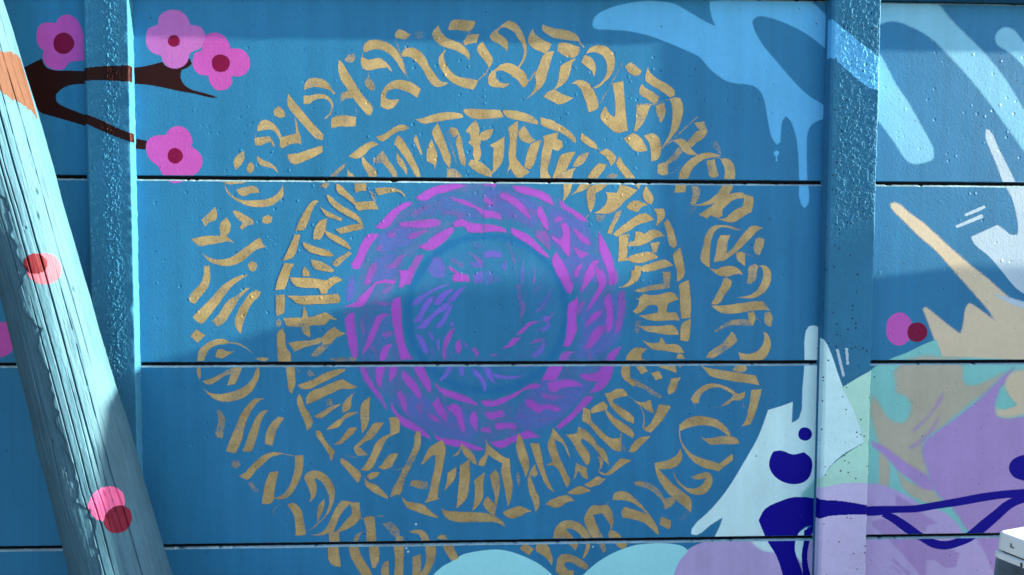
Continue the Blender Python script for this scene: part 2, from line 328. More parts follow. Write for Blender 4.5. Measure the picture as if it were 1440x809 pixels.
  (0.75,[551.1,1591.4,563,1577.2,544.2,1559.1,526.2,1545,511.6,1544.9,533.2,1566.2]),
  (0.6,[520.9,1556.3,538.9,1570.8,556.9,1585.3,562.6,1572.8,539.2,1549.3,519.2,1541.9]),
  (0.85,[493.8,1539.9,506.4,1547.2,522.8,1547.3,523.3,1515,506.9,1512.4,494.1,1516.6]),
  (0.5,[528.7,1516.9,557.6,1538.7,559.5,1536.9,530.6,1514.4])],
 [(0.95,[552.6,1506.3,557.8,1526.1,575.7,1549.6,604.7,1569.6,630.2,1575.9,652.2,1573.6,670.7,1566.6,648.7,1562.8,623.2,1557.2,597.9,1539,583.6,1517.3,579.4,1502.9,552,1502.7]),
  (0.8,[628.7,1553.7,652.5,1557.5,658.4,1532.3,664.3,1512.6,649.8,1505.3,638.6,1510.6,632.8,1532.1]),
  (0.95,[667.1,1559.4,689.2,1559.6,704.1,1545.3,710.1,1522,708.6,1503.9,679.2,1503.7,680.6,1527.1]),
  (0.6,[645.1,1560.3,670.8,1559.4,668.9,1561.9,645.1,1562.8]),
  (0.95,[545.6,1491.9,574.8,1492.8,571.6,1466.9,540.5,1464.8]),
  (0.7,[587.8,1483.2,606.1,1485.1,614.4,1470.8,608.5,1449.1,599.6,1431,584.9,1434.5,591.9,1456.2]),
  (0.9,[637.1,1492.6,648.1,1492.7,641,1481.8]),
  (0.95,[675.7,1493.6,705.1,1493.8,701.8,1475,683.8,1453.2,654.6,1436.8,621.7,1430.4,577.6,1430.8,614.3,1434.7,643.4,1449.3,665.1,1469.3]),
  (0.3,[574.1,1423.6,603.4,1427.4,600,1407.5,581.7,1405.6]),
  (0.55,[638.5,1606.6,656.8,1608.6,666.2,1592.6,670.3,1569.3,657.3,1578.1,646.2,1588.8])],
 [(1,[609.2,1405.7,632.9,1420.3,661.9,1442.2,691,1460.5,720.3,1467.9,735.1,1466.2,731.7,1451.7,706,1446.1,687.9,1431.5,675.2,1417,677.4,1402.5,659,1397,644.2,1404.1,633.3,1395]),
  (1,[720.3,1467.9,761.2,1455.6,763.3,1442.9,758.3,1413.9,743.7,1406.5,721.8,1391.9,703.5,1384.5,681.3,1388,659.1,1395.9,681.2,1395.3,695.7,1406.2,713.9,1420.8,732.2,1428.2,735.4,1449.9])],
 [(0.9,[616.8,1282.4,618.3,1300.6,623.6,1318.8,626.9,1338.8,633.9,1358.8,652.1,1375.2,674.1,1377.9,703.7,1373.7,731.6,1363.6,722.4,1362.1,692.7,1370,670.6,1369.9,656,1358.9,647.2,1337.1,644,1311.6,642.6,1286.2,644.5,1258.8,628.1,1267.9]),
  (0.95,[659,1297.1,662.3,1319,663.9,1333.5,672.8,1349.9,700.5,1350,693.4,1333.6,690.3,1300.9,676.7,1277.2,653.8,1275.3]),
  (0.95,[704.9,1311.9,722.9,1337.4,740.9,1359.3,759.1,1375.8,792.5,1370.5,777.9,1363.1,759.7,1344.8,741.6,1326.6,723.4,1308.3,701.6,1291.8,679.6,1277.2,672.2,1279,686.6,1299]),
  (0.75,[766.1,1304.8,770.9,1341.3,781.9,1346.8,796.9,1339.5,792.9,1319.5,783,1293.2,771.8,1297.5]),
  (1,[643,1258.7,661.6,1255.1,679.9,1262.5,705.8,1264.4,720.7,1258.9,732,1248,737.7,1240.7,721,1242.5,695.2,1235.1,673,1236.9,654.3,1247.8]),
  (0.95,[716.2,1300.9,730.9,1304.6,742.1,1299.1,742.8,1264.5,731.6,1271.7,720.2,1282.7]),
  (0.6,[730.9,1304.6,783.2,1286.5,781.4,1283.9,742.2,1297.3])],
 [(0.85,[754,1262.7,768.6,1271.9,781.8,1264.6,776.5,1251.8,773.3,1226.1,758.7,1213.3,747.5,1216.9,750.9,1233.4]),
  (0.95,[781.7,1266.4,802.2,1264.6,815.6,1248.2,816.1,1222.6,803.7,1196.9,781.7,1180.3,755.8,1174.1,718.5,1178.4,755.6,1182.9,773.9,1195,788.4,1215.2,793.5,1237.2,791.2,1257.3]),
  (0.9,[682.4,1229.6,691.6,1233.3,706.6,1222.4,703.1,1207.7,688.7,1185.7,670.7,1160.1,648.5,1158.2,662.8,1185.7,677.2,1211.3])],
 [(0.95,[648.6,1154.6,674.5,1154.6,711.5,1158.3,748.5,1163.8,793.2,1165.7,808.3,1152.8,816.1,1139.9,786.2,1141.8,756.5,1138.1,719.4,1132.6,682.3,1132.6,659.8,1145.4]),
  (0.9,[751,1134.4,767.6,1139.9,775.4,1123.4,768.5,1097.6,757,1112.3]),
  (0.6,[686.5,1105,712.3,1116,756.9,1116,766.6,1097.6,742.4,1097.6,712.6,1099.5,690.4,1094,664.7,1079.3,657.2,1083]),
  (0.8,[799.4,1134.4,816.1,1138.1,824,1119.7,818.9,1093.9,801.9,1105]),
  (0.5,[771.6,1127.1,805.7,1101.3,817,1095.7,813.3,1093.9,771.7,1121.5])],
 [(0.8,[709.2,1082.7,720.6,1071.7,724.6,1055.1,706.3,1038.5,677,1018.3,654.8,1007.3,636.2,1009.2,647.1,1025.7,676.5,1045.9,694.7,1064.3]),
  (0.95,[715.7,1036.6,732.7,1023.7,758.9,1019.9,781.1,1027.3,795.7,1043.9,800.9,1062.3,796.7,1084.5,810,1075.2,819.8,1054.9,818.4,1032.7,807.6,1012.4,796.6,1003.2,733.1,1003.4,729,1021.8]),
  (0.85,[711.3,973.8,729.5,994.1,748.2,995.9,754.1,977.4,745,968.2,722.6,970.1]),
  (0.5,[666.2,996.2,696.4,973.9,692.7,973.2,664.4,994.3]),
  (1,[621.8,987.1,647.9,979.6,685.2,973.9,733.8,966.3,778.8,958.8,790.6,930.9,760.6,936.6,715.6,942.3,678.2,949.9,648.2,959.3,636.9,972.2])],
 [(0.85,[595.4,892.8,604.5,907.6,622.8,926,648.6,937,678.5,935.1,704.8,923.8,731.2,907,749.8,914.3,750.1,899.5,735.3,888.4,716.6,888.5,701.9,877.4,679.6,870.1,687,877.5,709,896,716.4,903.4,689.9,920.2,667.5,925.8,641.5,918.6,623.2,900.1,619.8,881.6,605,879.8]),
  (0.35,[642.2,875.9,679.6,870.1,694.5,871.9,672.2,866.4]),
  (0.95,[766.6,918.2,797.2,920.7,794.9,907.7,788.7,881.6,778.1,848.2,767.4,820.2,739.4,814.8,752.2,831.5,757.4,852,762.5,881.8]),
  (0.5,[743.7,885.6,751.5,866.9,747.8,863.2,740,881.9]),
  (0.45,[609.5,878.9,613.4,864,607.9,864.1,603.9,878.9])],
 [(0.95,[565.7,821.6,584.1,836.3,610,845.5,639.9,843.4,669.8,835.8,692.6,818.9,707.9,800.1,711.9,787,700.6,790.8,677.8,807.8,651.5,817.3,621.6,818.6,595.6,814,567.9,803]),
  (0.95,[565.8,819.7,567.9,804.8,570.9,778.8,581.6,760,604.3,737.5,630.7,726,657,718.3,679.6,710.6,698,725.4,716.5,738.4,719.9,721.5,702.1,706.7,687.3,695.6,679.2,687.4,664.9,692,634.8,699.8,608.4,715,585.6,741.4,572.2,763.8,564.3,793.7]),
  (0.8,[612.7,795.2,629.7,785.8,655.8,783.7,685.6,789.1,708.1,788.9,730.8,779.4,736.6,766.3,716,764.6,686.1,764.8,652.4,765.1,641.1,772.6])],
 [(0.95,[494.8,714.2,515.2,717.7,541.1,724.9,563.2,741.5,568.6,756.4,575.3,734,571.1,715.3,552.7,700.6,523,695.2,504.3,697.3]),
  (0.9,[549,695,556.8,674.3,572,655.5,590.9,642.1,617.1,641.9,635.6,654.8,642.8,669.7,627.9,666.1,609.2,666.3,597.9,673.9,620.2,681.2,642.6,686.6,657.7,679,662.5,662,654.6,639.6,639.9,624.7,621.2,621.2,598.6,627,579.7,640.4,560.8,659.3,551.2,678.1]),
  (0.95,[496.3,711.3,513.3,690.9,550.8,653.5,584.8,626.2,601.9,609.1,602.5,571.8,565,602.7,530.9,633.5,506.9,670.8]),
  (0.35,[559,552,592.3,578.7,602.5,575.2,589.3,555,565.8,548.6])],
 [(0.7,[435.9,661.3,458.2,663,488,655.2,510.6,638.1,525.9,611.7,544.5,617.1,557.5,622.6,555.9,600.1,541.2,587.1,526.4,579.8,522.3,600.5,503.4,623.2,473.3,642.2,443.5,651.9]),
  (0.95,[515.5,557.3,522.9,561,545.5,549.4,543.9,528.7,538.4,524.3,513.9,538.6])],
 [(0.95,[379,609.6,382.5,628.2,399.1,635.5,421.4,631.6,444,612.6,470.3,586.1,491.2,557.6,487.5,555.8,462.9,582.4,440.4,599.5,418,607.3,395.7,609.4]),
  (1,[403.6,571.9,412.6,590.5,436.9,582.7,466.8,573,489.3,559.5,504.6,536.8,514.3,510.3,506.8,510.4,493.5,523.8,470.9,542.9,437.2,554.6,409.3,558.7])],
 [(0.95,[299.9,556.3,305.3,573,323.6,595.3,344,595,362.5,596.7,369.9,592.9,351.6,572.5,325.7,569.1,333.3,546.5,344.7,523.8,356,503,322.6,503.5,307.5,531.8]),
  (0.9,[344.1,580.1,362.4,598.6,373.7,587.2,383.2,560.9,381.6,538.4,370.8,506.6,367.1,510.4,374.2,534.7,366.7,549.8,351.6,570.6]),
  (0.9,[369,502.8,378.1,525.3,396.7,515.6,408.1,502.3]),
  (0.95,[389.5,493.9,404.4,497.5,423.1,488.9,419.5,475.8,406.6,470.3,393.4,479.9]),
  (0.5,[358.8,596.7,369.8,607.8,368,602.2,362.5,592.9])],
 [(0.75,[341.2,497.6,356.1,497.4,363.8,467.2,356.5,457.9,345.1,475])],
 [(0.95,[213.5,503.1,217,525.5,233.4,547.7,255.5,554.9,277.7,550.9,300.1,535.7,320.7,503.5,296.6,503.8,285.4,517.1,266.8,528.6,248.3,530.7,259.5,517.5,272.6,502.3]),
  (0.95,[244.9,497,281.9,496.5,283.9,483.4,276.6,466.6,267.3,476.1]),
  (0.9,[306,496.2,317.1,496.8,317.3,475.4,304.5,449.2,293.5,441.9,304.4,468]),
  (0.9,[223.2,427.9,226.8,446.6,241.5,457.7,267.4,455.4,289.8,443.8,304.7,434.2,315.9,420.8,308.6,411.5,290,419.3,267.6,432.8,249.1,435,245.4,427.5,252.9,416.1,273.3,410.2,271.6,396.2,238.2,396.8,221.5,409.1])],
 [(0.95,[120.6,474.4,131.5,493,161.1,473.8,146.5,455.3])],
 [(0.95,[164.8,475.7,175.7,498,194.2,488.4,209.1,461.9,213,443.1,211.2,424.3,198.2,443.3,179.6,458.6,168.5,466.2])],
 [(0.95,[-429.8,524.8,-415.4,537.5,-400.8,566.8,-382.5,603.5,-369.9,616.9,-342.9,614.1,-357.4,595.8,-375.6,573.9,-386.6,544.5,-395.7,528,-404.7,526.3,-415.5,523.5]),
  (0.95,[-351.9,614.2,-321.4,610.9,-319.7,588,-318.7,571.4,-332.6,551.2,-357.9,534.9,-383.1,529,-386.7,529.7,-372.2,544.3,-354.1,566.3,-341.4,579,-344.9,595.7]),
  (0.95,[-395.7,529.9,-375.9,531.5,-376.8,500,-404.9,500.4,-406.5,526.3]),
  (0.95,[-406.7,498.6,-379.7,499.3,-378.2,466.7,-373,431.4,-391.1,433.5,-405.4,446.7,-408.7,470.9]),
  (0.6,[-319.8,571.4,-307.2,566.4,-318.1,562.1]),
  (0.8,[-459,521.6,-430.3,526.8,-412.2,541.3,-405.1,530.1,-416,522.2,-437.5,519.5])],
 [(0.95,[-310.8,565.7,-296.4,572.9,-280.2,570.9,-278.5,543.1,-275.1,500.5,-304,500.9,-303.8,532.4]),
  (0.6,[-280.2,570.9,-263.9,575.5,-249.5,570.5,-278.4,568.3]),
  (0.95,[-296.8,498.9,-271.5,498.6,-268.1,450.2,-279.1,426.2,-288.2,426.4,-293.5,450.6]),
  (0.85,[-340.1,501.4,-330.9,521.6,-307.5,530.6,-318.3,521.4,-325.7,501.2]),
  (0.95,[-352.7,499,-327.5,499.3,-318.7,465.8,-293.6,420.9,-286.5,404,-315.4,404.5,-333.3,432.6,-347.6,462.6])],
 [(0.65,[-260.4,550.3,-235.1,555.5,-220.7,542.4,-209.9,520,-217.2,505.2,-235.2,520.3,-249.6,539]),
  (0.8,[-224.5,499.8,-219,516.4,-200.8,514.3,-202,499.5]),
  (0.95,[-229.9,497.3,-199.1,497.6,-201.1,445.5,-203,402.7,-228.5,403.1,-224.7,445.9]),
  (0.9,[-264.7,416.7,-253.7,442.6,-242.8,446.1,-241.2,403.3,-261.1,403.6])],
 [(0.85,[-188.1,527.1,-170,532.4,-148.2,530.3,-133.7,515.3,-129.3,500.3,-151.9,500.6,-159.1,519.3,-177.2,523.3]),
  (0.95,[-144.6,499.8,-115.5,500.1,-111.9,466.6,-119.2,436.8,-133.9,407.2,-141.2,401.7,-163,402,-144.8,426,-139.2,459.5]),
  (0.9,[-177.4,456.3,-153.8,463.4,-152,429.9,-155.7,401.9,-177.6,402.3])],
 [(0.9,[-111.9,505.7,-100.9,516.7,-86.4,516.5,-79.1,503.3]),
  (0.95,[-99.1,498,-68.1,499.5,-59,473.2,-48.1,450.7,-68.1,441.7,-82.7,462.4])],
 [(0.95,[-647.6,688.9,-635.2,694.2,-617.2,712.3,-595.7,733.9,-574.2,748.3,-552.9,753.6,-524.5,749.7,-542.3,744.4,-560.1,739.1,-578.1,722.9,-599.6,704.8,-617.6,681.3,-626.5,677.7,-638.9,683.3]),
  (0.6,[-542.2,752.4,-520.9,748.6,-496.1,744,-497.9,741.1,-524.5,745.7]),
  (0.9,[-496.1,744,-472.9,743.8,-473.2,714.6,-482.5,678.1,-497.1,649,-515.2,627.2,-536.6,621.9,-554.4,625,-529.3,636.5,-513.1,656.5,-503.9,678.3,-496.4,711.2]),
  (1,[-564.2,697.2,-541,700.6,-544.9,678.7,-552.4,645.9,-556.3,616.6,-565.3,610.1,-586.6,609.6,-582.7,638.9,-575.2,671.7]),
  (0.7,[-624.9,672.2,-610.7,672.1,-602,657.4,-589.7,646.3,-593.3,642.7,-611.1,642.9]),
  (0.55,[-668.4,721.9,-659.4,732.7,-645.3,730.7,-640.2,718,-652.7,709,-665,712.7])],
 [(0.95,[-471.8,683.5,-464.5,694.4,-446.6,701.6,-428.8,698.8,-407.4,684.7,-393.3,662.5,-388.1,636.8,-393.7,607.4,-408.3,578.1,-430,556.3,-444.5,541.7,-448.1,545.5,-422.8,567.3,-408.2,592.9,-404.4,622.3,-411.3,648.1,-425.4,670.2,-436.1,677.7,-443.3,677.7,-438.1,659.3,-441.9,630,-458.2,611.8,-454.4,630.2,-461.3,655.9,-468.3,670.6]),
  (0.9,[-433.2,604.2,-416.9,622.4,-417.1,600.3,-426.3,578.4,-437.3,549,-437,578.5]),
  (0.6,[-437.2,552.7,-448.1,541.8,-469.7,532.8,-466.1,530.9,-440.9,543.5])],
 [(0.95,[-517.2,607,-504.6,612.4,-490.4,604.9,-478.1,586.3,-473,560.5,-468,523.6,-480.6,520.1,-496.7,521,-496.4,549.8,-501.4,579.3]),
  (0.5,[-515.4,607,-536.8,605.4,-551.2,594.6,-556.8,576.3,-558.5,580,-552.9,598.3,-536.8,608])],
 [(1,[-753.1,1003.6,-751,1026.9,-733.1,1048.3,-708.5,1060.8,-683.9,1064.3,-666.5,1055.3,-677.1,1050,-698.2,1048.2,-715.8,1039.3,-728.3,1023.2,-735.6,1003.6]),
  (0.7,[-677,1057.1,-645.5,1053.5,-621.1,1040.9,-603.8,1022.9,-600.3,1017.6,-610.7,1026.5,-628.1,1039.1,-652.6,1049.9,-673.6,1051]),
  (0.9,[-705.7,1016,-700.1,1033.9,-687.8,1037.5,-673.9,1030.3,-652.9,1030.2,-670.6,1019.5,-688.3,1008.8]),
  (0.8,[-600.4,1008.6,-586.3,1013.9,-561.7,1010.3,-572.3,1003.1]),
  (0.9,[-753.3,992.9,-745.2,992.9,-745.1,958.8,-748.7,953.4,-755.4,969.6]),
  (0.8,[-741.8,949.8,-717.1,956.9,-692.4,969.4,-667.6,983.6,-639.4,988.9,-653.7,972.8,-681.9,962.1,-703.2,947.8,-720.9,938.9,-734.9,942.6]),
  (0.9,[-660.6,983.6,-634.1,988.9,-641.5,965.6,-654.2,940.4,-675.3,936.9,-668,958.5]),
  (0.95,[-742,933.6,-724.7,919.2,-700.3,913.6,-672.1,917.1,-647.3,926,-626,936.7,-608.2,954.7,-597.3,979.8,-590.1,990.6,-586.8,972.6,-596,943.8,-608.6,922.2,-630,904.3,-654.8,895.4,-679.5,891.9,-704,897.4,-724.9,912])],
 [(0.7,[-704.4,872.2,-693.9,868.5,-681.9,846.8,-684.1,817.9,-689.8,790.7,-702.1,794.5,-709,807.2,-701.5,832.5]),
  (0.95,[-681.6,756.2,-655.9,821.3,-637.7,861,-616.1,889.8,-598.3,901.6,-570.1,900.4,-587.8,895,-605.7,875.3,-620.2,850,-631.2,817.5,-638.7,785.3,-655.1,750.6]),
  (0.85,[-637.4,755.9,-613.6,817.4,-599,849.9,-581.1,867.9,-563.4,869.6,-577.7,853.4,-588.7,828.1,-599.8,785,-612.7,753.8]),
  (0.9,[-577,775.4,-571.2,809.8,-556.7,835.1,-538.8,851.3,-522.9,847.6,-535.6,827.7,-546.4,806,-555.7,769.7])],
 [(0.95,[-739.1,1297.4,-720.2,1285.1,-695.9,1278.1,-671.5,1280,-646.9,1292.4,-625.8,1308.4,-604.6,1322.7,-590.5,1333.3,-580.7,1336.2,-576.7,1322.8,-566.3,1312.2,-590.9,1305,-612.1,1287.3,-636.8,1269.5,-661.4,1260.5,-689.2,1262.2,-716.9,1272.8]),
  (0.9,[-615.9,1262.4,-607,1274.9,-591.4,1269.6,-591.6,1253.6,-600.4,1244.7,-610.9,1250])],
 [(0.9,[-731,1260.3,-717.1,1262.2,-715.7,1240.9,-716,1219.7,-725.1,1198.4,-742.8,1177,-757.1,1157.5,-770.9,1164.6,-772.4,1177,-759.9,1194.8,-742.2,1212.5,-733.2,1233.8]),
  (0.95,[-764.6,1123.7,-739.8,1148.6,-715,1173.5,-690.1,1202,-661.9,1223.3,-633.8,1235.8,-612.8,1237.6,-630.4,1226.9,-655.1,1209.1,-672.9,1187.8,-694.3,1159.3,-715.7,1130.8,-737.1,1104.1,-750.9,1109.5]),
  (0.8,[-714.2,1113,-694.7,1130.8,-676.8,1159.3,-662.6,1173.6,-641.5,1184.3,-620.3,1202.1,-609.8,1202.1,-634.6,1177.1,-648.9,1155.8,-666.8,1127.3,-681.1,1105.9,-698.8,1096.9]),
  (0.95,[-653.1,1109.4,-645.7,1134.4,-631.4,1159.3,-613.5,1184.3,-595.8,1196.8,-581.9,1191.4,-585.5,1180.8,-603.3,1162.9,-617.6,1138,-628.6,1109.4,-636,1077.2,-646.4,1088]),
  (0.25,[-612.5,1127.2,-590.1,1095.1,-593.9,1073.6,-613.4,1064.7,-632.6,1071.9,-632.5,1075.4,-613.3,1069.3,-598.1,1077.2,-595.4,1095.1]),
  (0.95,[-770.8,1072,-754.8,1089.9,-730.6,1073.8,-751.9,1054.2])],
 [(0.85,[-648.5,1542.2,-636.1,1559.7,-620.4,1568.6,-618.9,1552.9,-626.1,1535.4,-643.7,1516,-648.7,1528.2]),
  (0.85,[-614.1,1525,-605.2,1539,-596.6,1532.1,-596.8,1514.6,-607.4,1507.5,-614.2,1514.5]),
  (0.9,[-589.3,1556.7,-573.8,1546.3,-553.1,1537.8,-539.3,1525.6,-529.1,1506.4,-546.3,1522.1,-567.2,1525.4,-582.7,1534]),
  (0.8,[-683.9,1490.1,-602.4,1491.4,-609.4,1486.5,-651.2,1479.1,-668.5,1479.7]),
  (0.85,[-644.4,1465.2,-623.5,1472.3,-599.1,1476,-585.3,1469.1,-581.9,1456.8,-602.9,1454.9,-623.8,1447.8,-634.2,1451.2]),
  (0.95,[-673.7,1482.5,-667,1465,-651.6,1447.6,-624,1437.2,-596.1,1437.4,-568.2,1439.4,-543.7,1448.3,-526,1466,-520.6,1483.7,-519.1,1462.6,-519.3,1448.5,-533.4,1434.3,-554.5,1421.9,-582.4,1418.2,-610.3,1421.5,-634.5,1430.1,-658.6,1447.5,-670.5,1461.5])],
 [(0.85,[-735.9,1383.8,-725.3,1394.4,-698.9,1419.2,-694.1,1394.6,-697.7,1384,-715.2,1376.9,-727.6,1364.5]),
  (0.9,[-687.5,1373.5,-669.8,1391.2,-659.7,1373.7,-659.9,1359.6,-670.6,1340.1,-646.5,1320.8,-667.3,1326,-695.3,1320.6,-719.7,1317,-744,1313.4,-757.7,1323.9,-762.8,1332.7,-736.6,1339.8,-712.3,1341.7,-686.2,1341.8]),
  (0.85,[-653.9,1408.9,-641.8,1409,-617.6,1395.1,-600.3,1384.6,-597,1372.3,-614.5,1368.6,-628.6,1358,-635.5,1363.2,-628.3,1377.4,-645.5,1391.4]),
  (0.8,[-575.8,1391.8,-558.3,1398.9,-547.9,1391.9,-551.5,1377.8,-569.1,1374.2,-576,1379.4])],
]
